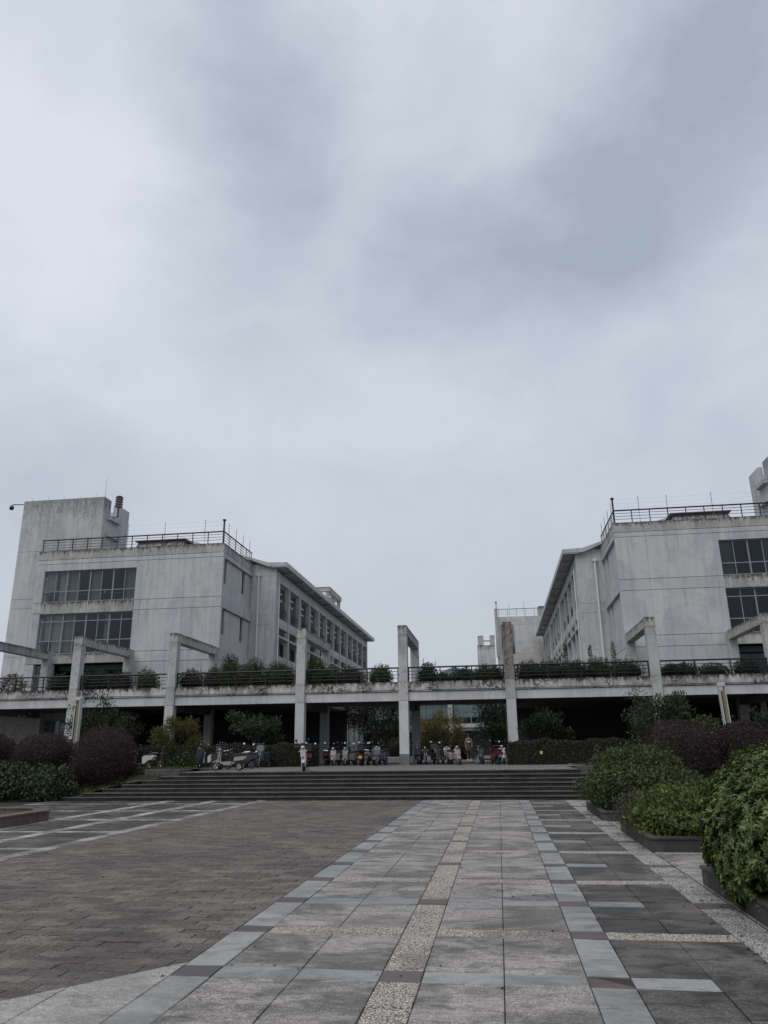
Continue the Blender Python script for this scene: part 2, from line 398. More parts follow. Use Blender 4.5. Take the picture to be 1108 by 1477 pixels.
def setting(name, label):
    o = bpy.data.objects.new(name, None); COL.objects.link(o); return struct(o, label)

# ------------------------------------------------------------------ ground and paving
struct(MB().poly([(-3000, -1500, -.03), (3000, -1500, -.03), (3000, 4000, -.03), (-3000, 4000, -.03)]).build('ground', 'asphalt'), 'flat ground reaching to the horizon')

def clip_half(poly, nx, ny, c):
    out = []
    for i in range(len(poly)):
        a = poly[i]; b = poly[(i + 1) % len(poly)]
        da = a[0] * nx + a[1] * ny - c; db = b[0] * nx + b[1] * ny - c
        if da >= 0: out.append(a)
        if da * db < 0:
            t = da / (da - db); out.append((a[0] + (b[0] - a[0]) * t, a[1] + (b[1] - a[1]) * t))
    return out
GAP = .009
def tile_prism(mb, poly, z=0.0, ch=.006, dep=.03):
    cx = sum(p[0] for p in poly) / len(poly); cy = sum(p[1] for p in poly) / len(poly)
    def off(d_):
        r = []
        for x, y in poly:
            L_ = math.hypot(x - cx, y - cy) or 1; s = max(0, (L_ - d_ * 1.4) / L_); r.append((cx + (x - cx) * s, cy + (y - cy) * s))
        return r
    r0 = off(0); r1 = off(ch)
    i = len(mb.v); n = len(poly)
    mb.v += [(x, y, z - dep) for x, y in r0] + [(x, y, z - ch * .7) for x, y in r0] + [(x, y, z) for x, y in r1]
    for k in range(2):
        for j in range(n): mb.f.append((i + k * n + j, i + k * n + (j + 1) % n, i + (k + 1) * n + (j + 1) % n, i + (k + 1) * n + j))
    mb.f.append(tuple(i + 2 * n + j for j in range(n)))
_tm = {}
def rect_tile(name, mat, parent, x0, x1, y0, y1, tilt=.004, z=0.0):
    """one tile as its own object; alike tiles share mesh data"""
    w, h = x1 - x0 - GAP, y1 - y0 - GAP
    key = (name, mat, round(w, 3), round(h, 3))
    if key not in _tm:
        mb = MB(); tile_prism(mb, [(-w / 2, -h / 2), (w / 2, -h / 2), (w / 2, h / 2), (-w / 2, h / 2)]); me = mb.mesh(name); me.materials.append(M[mat]); _tm[key] = me
    o = bpy.data.objects.new(name, _tm[key]); COL.objects.link(o); o.parent = parent
    o.location = ((x0 + x1) / 2, (y0 + y1) / 2, z + rnd.uniform(-.004, .004)); o.rotation_euler = (rnd.gauss(0, tilt * 1.5), rnd.gauss(0, tilt * 1.5), rnd.gauss(0, .0025))
    return o
def poly_tile(name, mat, parent, poly):
    mb = MB(); tile_prism(mb, poly, rnd.uniform(-.002, .002)); return mb.build(name, mat, parent)

YB, YP, PER, BW = 6.93, 8.52, 3.2, .32         # first slate band, first pebble band, period, band width
Y_END = 29.5
rows = []                                       # (y0, y1, kind)
k = -1
while YB + PER * k < Y_END:
    yb, yp = YB + PER * k, YP + PER * k
    rows += [(yb, yb + BW, 'b'), (yb + BW, (yb + BW + yp) / 2, 'g'), ((yb + BW + yp) / 2, yp, 'g'), (yp, yp + BW, 'p')]
    yn = yb + PER; rows += [(yp + BW, (yp + BW + yn) / 2, 'g'), ((yp + BW + yn) / 2, yn, 'g')]
    k += 1
rows = [(a, min(b, Y_END), t) for a, b, t in rows if b > 3.6 and a < Y_END - .1]
walk = MB().box(-2.86, 2.62, 3.0, Y_END, -.06, -.014).build('walkway', 'bed'); struct(walk, 'walkway of granite slabs with slate and washed pebble bands leading to the steps')
for a, b, t in rows:
    st = 'slate' if t == 'g' else 'purple_tile'
    rect_tile('edge_tile', st, walk, -2.86, -2.50, a, b)
    if abs(a - YB) < .01:                        # the sunken cracked square in the right strip
        mb = MB(); tile_prism(mb, [(-.172, -.15), (.172, -.15), (.172, .15), (.08, .125), (-.05, .15), (-.172, .15)]); me = mb.mesh('edge_tile'); 
        o = link('edge_tile', me, 'kerb_brown', walk); o.location = (.785, (a + b) / 2, -.012); o.rotation_euler = (R(-1.6), R(1.4), .012); o['label'] = 'cracked sunken reddish paving square'
    else: rect_tile('edge_tile', st, walk, .61, .96, a, b, .006)
    rect_tile('purple_tile' if t == 'b' else 'pebble_panel', 'purple_tile' if t == 'b' else 'pebbles', walk, -1.08, -.73, a, b)
    for x0, x1 in ((-2.50, -1.79), (-1.79, -1.08), (-.73, -.06), (-.06, .61)):
        if t == 'g': rect_tile('granite_slab', 'granite', walk, x0, x1, a, b, .003)
        elif t == 'b': rect_tile('slate_tile', 'slate', walk, x0, x1, a, b, .003)
    if t == 'p':
        for x0, x1 in ((-2.50, -1.08), (-.73, .61), (.96, 2.20)): rect_tile('pebble_panel', 'pebbles', walk, x0, x1, a, b, .002)
    else:
        for i, (x0, x1) in enumerate(((.96, 1.60), (1.60, 2.20))):
            if t == 'g': rect_tile('granite_slab', 'granite_dark', walk, x0, x1, a, b, .003)
            else: rect_tile('slate_tile', 'slate' if i == 0 else 'granite_dark', walk, x0, x1, a, b, .003)
    rect_tile('pebble_panel' if t != 'b' else 'purple_tile', 'pebbles_grey' if t != 'b' else 'purple_tile', walk, 2.20, 2.60, a, b)

# central court of clay pavers with a chamfered corner
CH = (-2.86, 7.36, -4.6, 5.25)                   # chamfer line through these two points
nx, ny = (CH[1] - CH[3]), -(CH[0] - CH[2])
nL = math.hypot(nx, ny); nx, ny = -nx / nL, -ny / nL
if (-6 * nx + 12 * ny) < (CH[0] * nx + CH[1] * ny): nx, ny = -nx, -ny
cc = CH[0] * nx + CH[1] * ny
court = MB().poly([(x, y, -.014) for x, y in clip_half([(-8.8, 3.4), (-2.86, 3.4), (-2.86, Y_END), (-8.8, Y_END)], nx, ny, cc)]).build('brick_court', 'bed')
struct(court, 'court of dark worn brick pavers between the two walkways')
bw, bh = .40, .20
bricks = []
j = 0; y = 3.4
while y < Y_END - .02:
    x = -8.8 - (bw / 2 if j % 2 else 0)
    while x < -2.87:
        x0, x1 = max(x, -8.8) + .004, min(x + bw, -2.862) - .004; y1 = min(y + bh, Y_END)
        if x1 - x0 > .03:
            po = clip_half([(x0, y + .003), (x1, y + .003), (x1, y1 - .003), (x0, y1 - .003)], nx, ny, cc + .006)
            if len(po) >= 3: bricks.append((po, len(po) == 4 and abs(x1 - x0 - bw + .008) < 1e-4 and abs(min(p_[1] for p_ in po) - y - .003) < 1e-6 and abs(min(p_[0] for p_ in po) - x0) < 1e-6 and abs(max(p_[0] for p_ in po) - x1) < 1e-6))
        x += bw
    y += bh; j += 1
def vis(po):
    cx = sum(p_[0] for p_ in po) / len(po); cy = sum(p_[1] for p_ in po) / len(po)
    if cy < 5.4 or cx < -.735 * cy: return 1e6 + cy      # in view: right of the frame's left edge
    return math.hypot(cx, cy)
bricks.sort(key=lambda b_: vis(b_[0]))
brick_me = MB(); tile_prism(brick_me, [(-.196, -.097), (.196, -.097), (.196, .097), (-.196, .097)], 0, .005); brick_me = brick_me.mesh('brick'); brick_me.materials.append(M['brick_paver'])
far = MB()
for n_, (po, whole) in enumerate(bricks):
    if n_ < 300:
        cx = sum(p_[0] for p_ in po) / len(po); cy = sum(p_[1] for p_ in po) / len(po)
        if whole:
            o = bpy.data.objects.new('brick', brick_me); COL.objects.link(o); o.parent = court
            o.location = (cx, cy, rnd.gauss(0, .0025)); o.rotation_euler = (rnd.gauss(0, .010), rnd.gauss(0, .007), rnd.gauss(0, .008))
        else: poly_tile('brick', 'brick_paver', court, po)
    else: tile_prism(far, po, rnd.gauss(0, .002), .005)
o = far.build('far_bricks', 'brick_paver', court); o['kind'] = 'stuff'

# granite apron in the near left corner
apron = MB().poly([(x, y, -.016) for x, y in clip_half([(-9.5, 3.0), (-2.86, 3.0), (-2.86, 8), (-9.5, 8)], -nx, -ny, -cc)]).build('apron', 'bed')
struct(apron, 'pale granite apron at the near corner of the brick court')
for i in range(8):
    for j in range(7):
        x1 = -2.866 - .68 * i; x0 = x1 - .674; y0 = 3.05 + .65 * j + (.3 if i % 2 else 0); y1 = y0 + .644
        po = clip_half([(x0, y0), (x1, y0), (x1, y1), (x0, y1)], -nx, -ny, -cc + .006)
        if len(po) >= 3 and max(p_[1] for p_ in po) - min(p_[1] for p_ in po) > .03: poly_tile('granite_slab', 'granite_pale', apron, po)

# the left walkway
lw = MB().box(-24, -8.8, 5.0, Y_END, -.06, -.016).build('left_walkway', 'bed'); struct(lw, 'left walkway of dark granite slabs with pale bands')
for a, b, t in rows:
    if a < 9: continue
    rect_tile('edge_tile', 'granite' if t == 'g' else 'granite_pale', lw, -9.15, -8.81, a, b)
    for x0, x1 in ((-9.88, -9.15), (-10.6, -9.88), (-11.65, -10.95), (-12.4, -11.65), (-13.45, -12.75), (-14.15, -13.45), (-15.9, -14.15), (-17.6, -15.9)):
        rect_tile('granite_slab' if t == 'g' else 'band_panel', {'g': 'granite_dark', 'b': 'granite_dark', 'p': 'band_white'}[t], lw, x0, x1, a, b, .003)
    rect_tile('pebble_panel', 'band_white', lw, -10.95, -10.6, a, b); rect_tile('pebble_panel', 'band_white', lw, -12.75, -12.4, a, b)

# paving between and behind the right-hand planters
rp_ = MB().box(2.62, 14, 3.0, Y_END, -.06, -.016).build('planter_paving', 'bed'); struct(rp_, 'paving of grey slabs between the right-hand planters')
for a, b, t in rows:
    for i in range(5):
        rect_tile('granite_slab' if t != 'p' else 'pebble_panel', 'granite' if t != 'p' else 'pebbles_grey', rp_, 2.62 + .9 * i, 3.52 + .9 * i, a, b, .003)

# ------------------------------------------------------------------ steps, embankments, terrace
ZT, TR, RI = .98, .32, .14
stairs = setting('steps', 'seven wide dark stone steps rising to the terrace')
for i in range(7):
    y0 = Y_END + TR * i; z0 = RI * i
    xl = -17.1 + .66 * i; xr = 7.0 - .66 * i
    nseg = 14; xs = [xl + (xr - xl) * k / nseg + (rnd.uniform(-.1, .1) if 0 < k < nseg else 0) for k in range(nseg + 1)]
    st_ = MB().box(xl + .02, xr - .02, y0 + .015, y0 + TR * 1.6, z0 - .1, z0 + RI - .035).build('step', 'riser_shaded_stone', stairs)
    for k in range(nseg):
        MB().cbox(xs[k] + .004, xs[k + 1] - .004, y0 - .012 + rnd.uniform(-.004, .004), y0 + TR + .05, z0 + RI - .034, z0 + RI + rnd.uniform(-.004, .003), .006).build('stone_slab', 'step_stone', st_)
YT = Y_END + TR * 6
struct(MB().poly([(-70, YT + .2, ZT), (60, YT + .2, ZT), (60, 150, ZT), (-70, 150, ZT)]).build('terrace', 'terrace_paver'), 'brick paved terrace above the steps')
for s, nm in ((-1, 'left'), (1, 'right')):
    A = -5.05
    X = lambda k_: A + s * k_
    mb = MB()
    N1, N2 = 40, 14
    g_ = {}
    for i in range(N1 + 1):
        for j in range(N2 + 1):
            k_ = 8.0 + (38 - 8.0) * (i / N1) ** 1.5; yy = Y_END + (36.5 - Y_END) * j / N2
            t = min(1, max(0, (yy - Y_END) / 2.6)); 
            lim = 12.15 - .66 * (7 * t)            # inner edge follows the ends of the steps
            kk = max(k_, lim)
            z = (ZT + .03) * t + .06 + .05 * math.sin(kk * 2.1 + yy) + .04 * math.sin(kk * .9 - yy * 1.7)
            if t < .06: z -= .1
            g_[i, j] = len(mb.v); mb.v.append((X(kk), yy, z))
    for i in range(N1):
        for j in range(N2): mb.f.append((g_[i, j], g_[i + 1, j], g_[i + 1, j + 1], g_[i, j + 1]))
    struct(mb.build('embankment_' + nm, 'ground_soil', None, True), '%s planted earth bank beside the steps' % nm)
    MB().cbox(X(8.05), X(9.6), YT + .02, YT + 1.2, ZT - .3, ZT + .12, .02).build('kerb_block', 'step_stone', stairs)

# ------------------------------------------------------------------ planters
def planter(label, x0, x1, y0, y1, h, mat='planter_stone', soil=.06, cap=True):
    t = thing('planter', label, 'planter', ((x0 + x1) / 2, (y0 + y1) / 2, 0), 0, 'low stone planters along the walkways')
    w, l = (x1 - x0) / 2, (y1 - y0) / 2; th = .12
    for a in ((-w, w, -l, -l + th), (-w, w, l - th, l), (-w, -w + th, -l + th + .003, l - th - .003), (w - th, w, -l + th + .003, l - th - .003)):
        MB().cbox(a[0], a[1], a[2], a[3], -.02, h - .045, .006).build('wall', mat, t)
    if cap:
        e_ = .02
        for a in ((-w - e_, w + e_, -l - e_, -l + th + .01), (-w - e_, w + e_, l - th - .01, l + e_), (-w - e_, -w + th + .01, -l + th + .014, l - th - .014), (w - th - .01, w + e_, -l + th + .014, l - th - .014)):
            MB().cbox(a[0], a[1], a[2], a[3], h - .043, h, .012).build('coping', mat, t)
    MB().box(-w + th + .002, w - th - .002, -l + th + .002, l - th - .002, -.02, h - soil).build('soil', 'soil', t)
    return t
planter('long dark stone planter under the glossy shrub nearest the viewer', 2.64, 6.2, 6.6, 11.8, .24)
planter('dark stone planter with overgrown creeper, middle of the right-hand three', 2.58, 5.6, 15.15, 18.7, .25)
planter('dark stone planter at the foot of the steps, farthest of the right-hand three', 2.50, 6.0, 21.2, 24.9, .23)
lp = thing('planter', 'empty brown planter with chamfered corner on the left walkway', 'planter', (-15.4, 18.8, 0), 0, 'low stone planters along the walkways')
outl = [(2.85, -5.2), (2.85, 2.3), (2.05, 3.5), (-3.2, 3.5)]
for a, b in zip(outl[:-1], outl[1:]):
    va, vb = Vector((*a, 0)), Vector((*b, 0)); t_ = (vb - va).normalized(); n_ = Vector((-t_.y, t_.x, 0)) * .38
    mb = MB(); ring = [va + t_ * .004, vb - t_ * .004, vb + n_ - t_ * .1, va + n_ + t_ * (.1 if a != outl[0] else 0)]
    mb.loft([[(*p_.xy, 0) for p_ in ring], [(*p_.xy, .24) for p_ in ring]]).build('wall', 'kerb_brown', lp)
    ring2 = [va - n_ * .06, vb - n_ * .06, vb + n_ * 1.05 - t_ * .1, va + n_ * 1.05 + t_ * .1]
    MB().loft([[(*p_.xy, .244) for p_ in ring2], [(*p_.xy, .285) for p_ in ring2]]).build('coping', 'kerb_brown', lp)
MB().poly([(-3.2, -5.2, .05), (2.5, -5.2, .05), (2.5, 2.2, .05), (1.9, 3.1, .05), (-3.2, 3.1, .05)]).build('soil', 'soil', lp)

# ------------------------------------------------------------------ elevated walkway (deck) with planter wall and railing
PX = [-30.2, -24.3, -18.37, -10.77, -5.0, .77, 8.33, 14.25, 20.2]
YF = 42.0
deck = thing('elevated_walkway', 'raised concrete walkway with planted parapet across the whole front', 'walkway', (0, 0, 0))
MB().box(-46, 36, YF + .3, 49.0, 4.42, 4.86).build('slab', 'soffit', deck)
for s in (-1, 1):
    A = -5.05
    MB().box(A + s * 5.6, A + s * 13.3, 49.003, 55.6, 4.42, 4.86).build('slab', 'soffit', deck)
edges = [-46] + PX + [36]
for i in range(len(edges) - 1):
    a = edges[i] + .25 * (i > 0) + .004; b = edges[i + 1] - .25 * (i < len(edges) - 2) - .004
    MB().box(a, b, YF + .06, YF + .296, 4.30, 4.76).build('fascia_beam', 'concrete_light', deck)
    w_ = MB()
    w_.box(a, b, YF - .04, YF + .22, 4.865, 5.30); w_.box(a, b, YF + .0, YF + .22, 4.79, 4.862)
    w_.build('planter_wall', 'concrete_mossy', deck)
    MB().box(a, b, YF + .224, YF + 2.0, 4.864, 5.12).build('planter_soil', 'soil', deck)
    MB().box(a, b, YF + 2.004, YF + 2.16, 4.864, 5.22).build('planter_back', 'concrete_plain', deck)
    # railing
    rl = MB().tube([(a, YF + .16, 6.08), (b, YF + .16, 6.08)], .045, 8).build('railing', 'black_metal', deck)
    for zz in (5.52, 5.70, 5.88): MB().tube([(a, YF + .16, zz), (b, YF + .16, zz)], .017, 5).build('rail', 'black_metal', rl)
    n_ = max(2, round((b - a) / 1.85))
    for k in range(n_ + 1):
        x = a + .05 + (b - a - .1) * k / n_
        MB().box(x - .028, x + .028, YF + .132, YF + .188, 5.302, 6.06).build('rail_post', 'black_metal', rl)
for x in [-36.2] + PX:
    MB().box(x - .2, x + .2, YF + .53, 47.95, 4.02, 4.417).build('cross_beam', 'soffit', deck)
# low side rail sloping on the far left of the deck
sr = thing('ramp_railing', 'sloping black handrail behind the deck railing at far left', 'railing', (-29.6, 45.5, 4.87))
MB().tube([(-2.5, 0, 1.35), (4.0, 0, .55)], .03, 6).build('handrail', 'black_metal', sr)
for k in range(5): MB().box(-2.4 + 1.55 * k - .015, -2.4 + 1.55 * k + .015, -.015, .015, 0, 1.33 - .8 * (.1 + 1.55 * k) / 6.5).build('rail_post', 'black_metal', sr)

# portal frames
FL = ['weathered concrete frame cut off by the left edge', 'weathered concrete frame left of the green entrance behind it', 'concrete frame in front of the left building\'s blank wall', 'concrete frame left of the middle one, before the arcaded left wing',
      'middle concrete frame, standing alone against the sky', 'concrete frame with eroded flaking post, right of the middle one', 'concrete frame before the right building\'s corner', 'concrete frame at the right edge, beside the dark entrance', None]
for x, lb in zip(PX, FL):
    if lb is None: continue
    t = thing('portal_frame', lb, 'concrete frame', (x, YF, 0), 0, 'concrete portal frames along the walkway')
    er = abs(x - .77) < .01
    pm = 'concrete_eroded' if er else 'concrete_post'
    h = .255
    MB().cbox(-h - .015, h + .015, -.115, .415, ZT - .02, ZT + .30, .012).build('plinth', 'plinth_stone', t)
    MB().cbox(-h - .015, h + .015, -.115, .415, ZT + .305, ZT + .56, .012).build('plinth', 'plinth_stone', t)
    MB().cbox(-h, h, -.10, .40, ZT + .562, 4.295, .012).build('front_post', 'concrete_light', t)
    MB().cbox(-h - .006, h + .006, -.106, .406, 4.307, 5.31, .012).build('front_post', 'concrete_post', t)
    if er:
        mb = MB(); rings = []
        for zi in range(15):
            z = 5.322 + (8.40 - 5.322) * zi / 14; w = h * (1 + .0 * zi)
            pts = []
            for (ax, ay) in ((-1, -1), (-.4, -1), (.3, -1), (1, -1), (1, .0), (1, 1), (0, 1), (-1, 1), (-1, 0)):
                pts.append((ax * w + rnd.uniform(-.02, .02), .15 + ay * .25 + rnd.uniform(-.025, .025), z))
            rings.append(pts)
        mb.loft(rings).build('front_post', pm, t)
    else:
        MB().cbox(-h, h, -.10, .40, 5.322, 7.86, .012).build('front_post', pm, t)
        MB().cbox(-h - .005, h + .005, -.105, .405, 7.873, 8.40, .015).build('post_head', 'concrete_weathered', t)
    MB().cbox(-h + .004, h - .004, .412, 6.15, 7.873, 8.39, .015).build('beam', 'concrete_weathered', t)
    MB().cbox(-h, h, 6.16, 6.66, 4.88, 8.385, .015).build('rear_post', 'concrete_post', t)
    MB().cbox(-h, h, 6.0, 6.5, ZT, 4.40, .015).build('rear_post', 'concrete_plain', t)

# ------------------------------------------------------------------ the two facing buildings (mirror images)
A = -5.05
def win_grid(parent, X, k0, k1, y, z0, z1, nm, zbars, curt, gl='glass', fr='frame_metal', room=True, wide=True):
    """window: frame members, mullions, panes; the window is a part, its pieces sub-parts"""
    w = MB()
    f = .05
    for a in ((k0, k1, z1 - f, z1), (k0, k1, z0, z0 + f), (k0, k0 + f, z0 + f, z1 - f), (k1 - f, k1, z0 + f, z1 - f)):
        w.box(X(a[0]), X(a[1]), y - .04, y + .04, a[2], a[3])
    w = w.build('window', fr, parent)
    for i in range(1, nm):
        k_ = k0 + (k1 - k0) * i / nm; hw = .045 if (i % 2 == 0 and wide) else .024
        MB().box(X(k_ - hw), X(k_ + hw), y - .035, y + .035, z0 + f, z1 - f).build('mullion', fr, w)
    zz = [z0 + f] + list(zbars) + [z1 - f]
    for zb in zbars:
        MB().box(X(k0 + f), X(k1 - f), y - .030, y + .030, zb - .028, zb + .028).build('transom', fr, w)
    for i in range(nm):
        a = k0 + (k1 - k0) * i / nm + .02; b = k0 + (k1 - k0) * (i + 1) / nm - .02
        for j in range(len(zz) - 1):
            tx = rnd.gauss(0, .006); 
            MB().quad((X(a), y + rnd.gauss(0, .004), zz[j]), (X(b), y + rnd.gauss(0, .004), zz[j]), (X(b), y + rnd.gauss(0, .004), zz[j + 1]), (X(a), y + rnd.gauss(0, .004), zz[j + 1])).build('pane', gl, w)
    for (i, c0, c1, zlo) in curt:
        a = k0 + (k1 - k0) * i / nm; wd = (k1 - k0) / nm
        mb = MB(); n_ = 10; top = []; bot = []
        for k_ in range(n_ + 1):
            kk = a + wd * (c0 + (c1 - c0) * k_ / n_); yy = y + .16 + .025 * math.sin(k_ * 2.3)
            top.append((X(kk), yy, z1 - .06)); bot.append((X(kk + .03 * math.sin(k_)), yy, zlo))
        for k_ in range(n_): mb.quad(bot[k_], bot[k_ + 1], top[k_ + 1], top[k_])
        mb.build('curtain', 'daylight_sheet' if c0 < 0 else 'curtain', w)  # sheets with a negative start stand in for see-through daylight; others are curtains
    return w

def building(s):
    X = lambda k_: A + s * k_
    side = 'left' if s < 0 else 'right'
    lab = {-1: 'grey concrete block on the left with tall tower, long windows and roof railing', 1: 'grey concrete block on the right cut off by the picture edge'}[s]
    t = thing('building', lab, 'building', (0, 0, 0), 0, 'facing concrete college blocks')
    K0, K1 = 13.2, 27.15; YW = 49.0; g = .016
    def panel(k0, k1, z0, z1, y0=YW, th=.28, mat='concrete', nm='wall_panel'):
        return MB().box(X(k0), X(k1), y0, y0 + th, z0 + g, z1 - g).build(nm, mat, t)
    Z = [4.9, 7.66, 8.36, 11.22, 11.94, 14.74, 15.06, 15.74]
    KA, KB = 19.55, 26.52
    # front: blank bays, spandrels, parapet
    for z0, z1 in ((8.36, 11.22), (11.94, 14.74)):
        panel(K0, KA - .003, z0, z1); panel(KB + .003, K1, z0, z1)
        ztop = 11.13 if z0 < 9 else 14.23
        panel(KA, KB, ztop, z1, mat='concrete')
    panel(K0, KA + .1, 7.66, 8.36); panel(KA + .103, K1, 7.66, 8.36, mat='concrete_weathered')
    panel(K0, KA - .003, 11.22, 11.94); panel(KA, KB, 11.135, 11.985, y0=YW - .03, th=.30, mat='concrete_weathered', nm='spandrel'); panel(KB + .003, K1, 11.22, 11.94)
    panel(K0, K1, 14.74, 15.06)
    panel(K0, K1, 15.06, 15.74, mat='concrete_weathered', nm='parapet')
    panel(K0, KA + .25, 4.87, 7.66)
    # joints read as shallow recesses: backing wall behind the panels
    bk = MB()
    for a in ((K0 + .02, KA - .02, 4.87, 15.7), (KB + .02, K1 - .02, 7.7, 15.7), (KA - .02, KB + .02, 14.26, 15.7)):
        bk.box(X(a[0]), X(a[1]), YW + .02, YW + .30, a[2], a[3])
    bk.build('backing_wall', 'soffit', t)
    # the recessed glass entrance and side door on the deck level
    MB().box(X(25.1), X(25.5), YW, YW + .3, 4.87, 7.64).build('pier', 'concrete_light', t)
    MB().box(X(26.5), X(K1), YW, YW + .28, 4.87, 7.64).build('pier', 'concrete', t)
    win_grid(t, X, 25.52, 26.48, YW + .22, 4.88, 7.55, 2, (6.9,), [])
    win_grid(t, X, 19.82, 25.08, YW + 1.4, 4.88, 7.25, 5, (6.4, 6.75), [], 'green_glass', 'green_frame')
    MB().box(X(19.82), X(25.08), YW + .9, YW + 1.5, 7.27, 7.62).build('canopy', 'green_frame', t)
    # long windows
    cu = [(1, .05, .9, 12.05), (2, .0, .72, 12.05), (4, .0, .62, 12.05), (5, .1, .95, 12.05)] if s < 0 else [(0, .0, .95, 12.05), (3, .1, .9, 12.05)]
    win_grid(t, X, KA, KB, YW + .17, 11.99, 14.23, 8, (12.76,), [(0, 0, .95, 12.05), (3, .05, .95, 12.05), (5, .0, .9, 12.05), (6, -.02, .75, 12.05), (7, -.02, .9, 12.85)] if s < 0 else [(0, 0, .9, 12.05), (3, .1, .9, 12.05)])
    win_grid(t, X, KA, KB, YW + .17, 8.37, 11.13, 8, (9.25, 10.62), [(5, 0, .9, 8.5), (2, 0, .5, 8.5), (6, -.02, .9, 8.5), (7, -.02, .6, 9.3)] if s < 0 else [(4, 0, .9, 8.5)])
    rl = MB().tube([(X(KA + .1), YW + .34, 12.55), (X(KB - .1), YW + .34, 12.55)], .02, 6).build('window_rail', 'grey_metal', t)
    for k in range(18): MB().tube([(X(KA + .1 + 6.7 * k / 17), YW + .34, 12.0), (X(KA + .1 + 6.7 * k / 17), YW + .34, 12.55)], .009, 4).build('baluster', 'grey_metal', rl)
    # side face towards the courtyard: recessed field between bands
    XS = K0
    for z0, z1 in ((14.70, 15.06), (11.20, 11.95), (7.66, 8.40)):
        MB().box(X(XS), X(XS + .4), YW + .284, 55.6, z0 + g, z1 - g).build('side_band', 'concrete', t)
    MB().box(X(XS), X(XS + .28), YW + .284, 55.6, 15.06 + g, 15.74 - g).build('parapet', 'concrete_weathered', t)
    for z0 in (8.40, 11.95):
        z1 = z0 + 2.78 if z0 < 9 else 14.70
        ys = [YW + .284, 49.72, 50.22, 53.6, 54.25, 55.6]
        for i in (0, 2, 4): MB().box(X(XS + .18), X(XS + .4), ys[i], ys[i + 1], z0 + .003, z1 - .003).build('side_panel', 'concrete_light', t)
        for i in (1, 3):
            MB().box(X(XS + .18), X(XS + .4), ys[i] + .003, ys[i + 1] - .003, z0 + .003, z0 + 1.05).build('side_panel', 'concrete_light', t)
            w_ = MB().box(X(XS + .28), X(XS + .34), ys[i] + .01, ys[i] + .06, z0 + 1.06, z1 - .01).box(X(XS + .28), X(XS + .34), ys[i + 1] - .06, ys[i + 1] - .01, z0 + 1.06, z1 - .01).box(X(XS + .28), X(XS + .34), ys[i] + .06, ys[i + 1] - .06, z0 + 1.7, z0 + 1.75).build('window', 'frame_metal', t)
            MB().quad((X(XS + .3), ys[i] + .02, z0 + 1.06), (X(XS + .3), ys[i + 1] - .02, z0 + 1.06), (X(XS + .3), ys[i + 1] - .02, z1 - .01), (X(XS + .3), ys[i] + .02, z1 - .01)).build('pane', 'glass', w_)
    MB().box(X(XS), X(XS + .35), YW + .284, 55.6, 4.87, 7.66 - g).build('side_panel', 'concrete_light', t)
    # inside: floors, back wall, partitions (dark rooms behind the glass)
    for z in (4.86, 8.02, 11.30, 14.86):
        MB().box(X(K0 + .42), X(K1 - .1), YW + .31, 61.0, z - .16, z).build('floor_slab', 'room_wall', t)
    MB().box(X(K0 + .42), X(K1), 57.0, 57.2, ZT, 15.0).build('back_wall', 'room_dark', t)
    MB().box(X(K1 - .3), X(K1), 50.5, 57.0, ZT, 15.0).build('end_wall', 'room_wall', t)
    for z0, z1 in ((ZT, 8.45), (11.05, 12.05), (14.15, 15.0)): MB().box(X(K1 - .3), X(K1), YW + .31, 50.497, z0, z1).build('end_wall', 'concrete', t)
    for z0, z1 in ((8.45, 11.05), (12.05, 14.15)):
        w_ = MB().box(X(K1 - .2), X(K1 - .12), 49.85, 49.91, z0, z1).box(X(K1 - .2), X(K1 - .12), 49.315, 49.847, z0 + .75, z0 + .81).box(X(K1 - .2), X(K1 - .12), 49.913, 50.49, z0 + .75, z0 + .81).build('window', 'frame_metal', t)
        MB().quad((X(K1 - .15), 49.32, z0), (X(K1 - .15), 50.49, z0), (X(K1 - .15), 50.49, z1), (X(K1 - .15), 49.32, z1)).build('pane', 'glass', w_)
    MB().box(X(KA - .5), X(KA - .35), YW + .31, 57.0, 4.87, 14.7).build('partition', 'room_wall', t)
    # ground floor under the deck
    MB().box(X(22.6), X(40), YW, YW + .3, ZT, 4.40).build('wall_panel', 'concrete_light', t)
    win_grid(t, X, 23.4, 25.2, YW - .06, 2.3, 3.9, 3, (3.1,), [])
    MB().box(X(20.6), X(20.9), YW, YW + .3, ZT, 4.40).build('pier', 'concrete_plain', t)
    MB().box(X(5.7), X(22.6), 55.4, 55.58, ZT, 4.41).build('undercroft_wall', 'concrete_dark', t)  # wall and ceiling coloured near black to deepen the shade under the deck
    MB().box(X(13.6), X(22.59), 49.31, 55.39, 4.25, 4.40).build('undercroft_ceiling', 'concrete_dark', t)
    # roof: slab, skylight hump, railing, rods
    MB().box(X(K0 + .3), X(K1 - .1), YW + .32, 61.0, 15.08, 15.3).build('roof', 'roof_tile', t)
    hp = MB(); hp.loft([[(X(17.2), 52.5, 15.3), (X(22.6), 52.5, 15.3), (X(22.6), 56, 15.3), (X(17.2), 56, 15.3)], [(X(18.1), 53.2, 17.3), (X(21.6), 53.2, 17.3), (X(21.6), 55.4, 17.3), (X(18.1), 55.4, 17.3)]])
    hp = hp.build('skylight', 'concrete_weathered', t)
    MB().box(X(17.8), X(21.9), 53.0, 55.6, 17.303, 17.38).build('skylight_cap', 'roof_tile', hp)
    ry = YW + .12; rk = K0 + .12
    rl = MB().tube([(X(K1 - .1), ry, 16.58), (X(rk), ry, 16.58)], .05, 6).tube([(X(rk), ry + .05, 16.58), (X(rk), 55.5, 16.58)], .05, 6).build('roof_railing', 'black_metal', t)
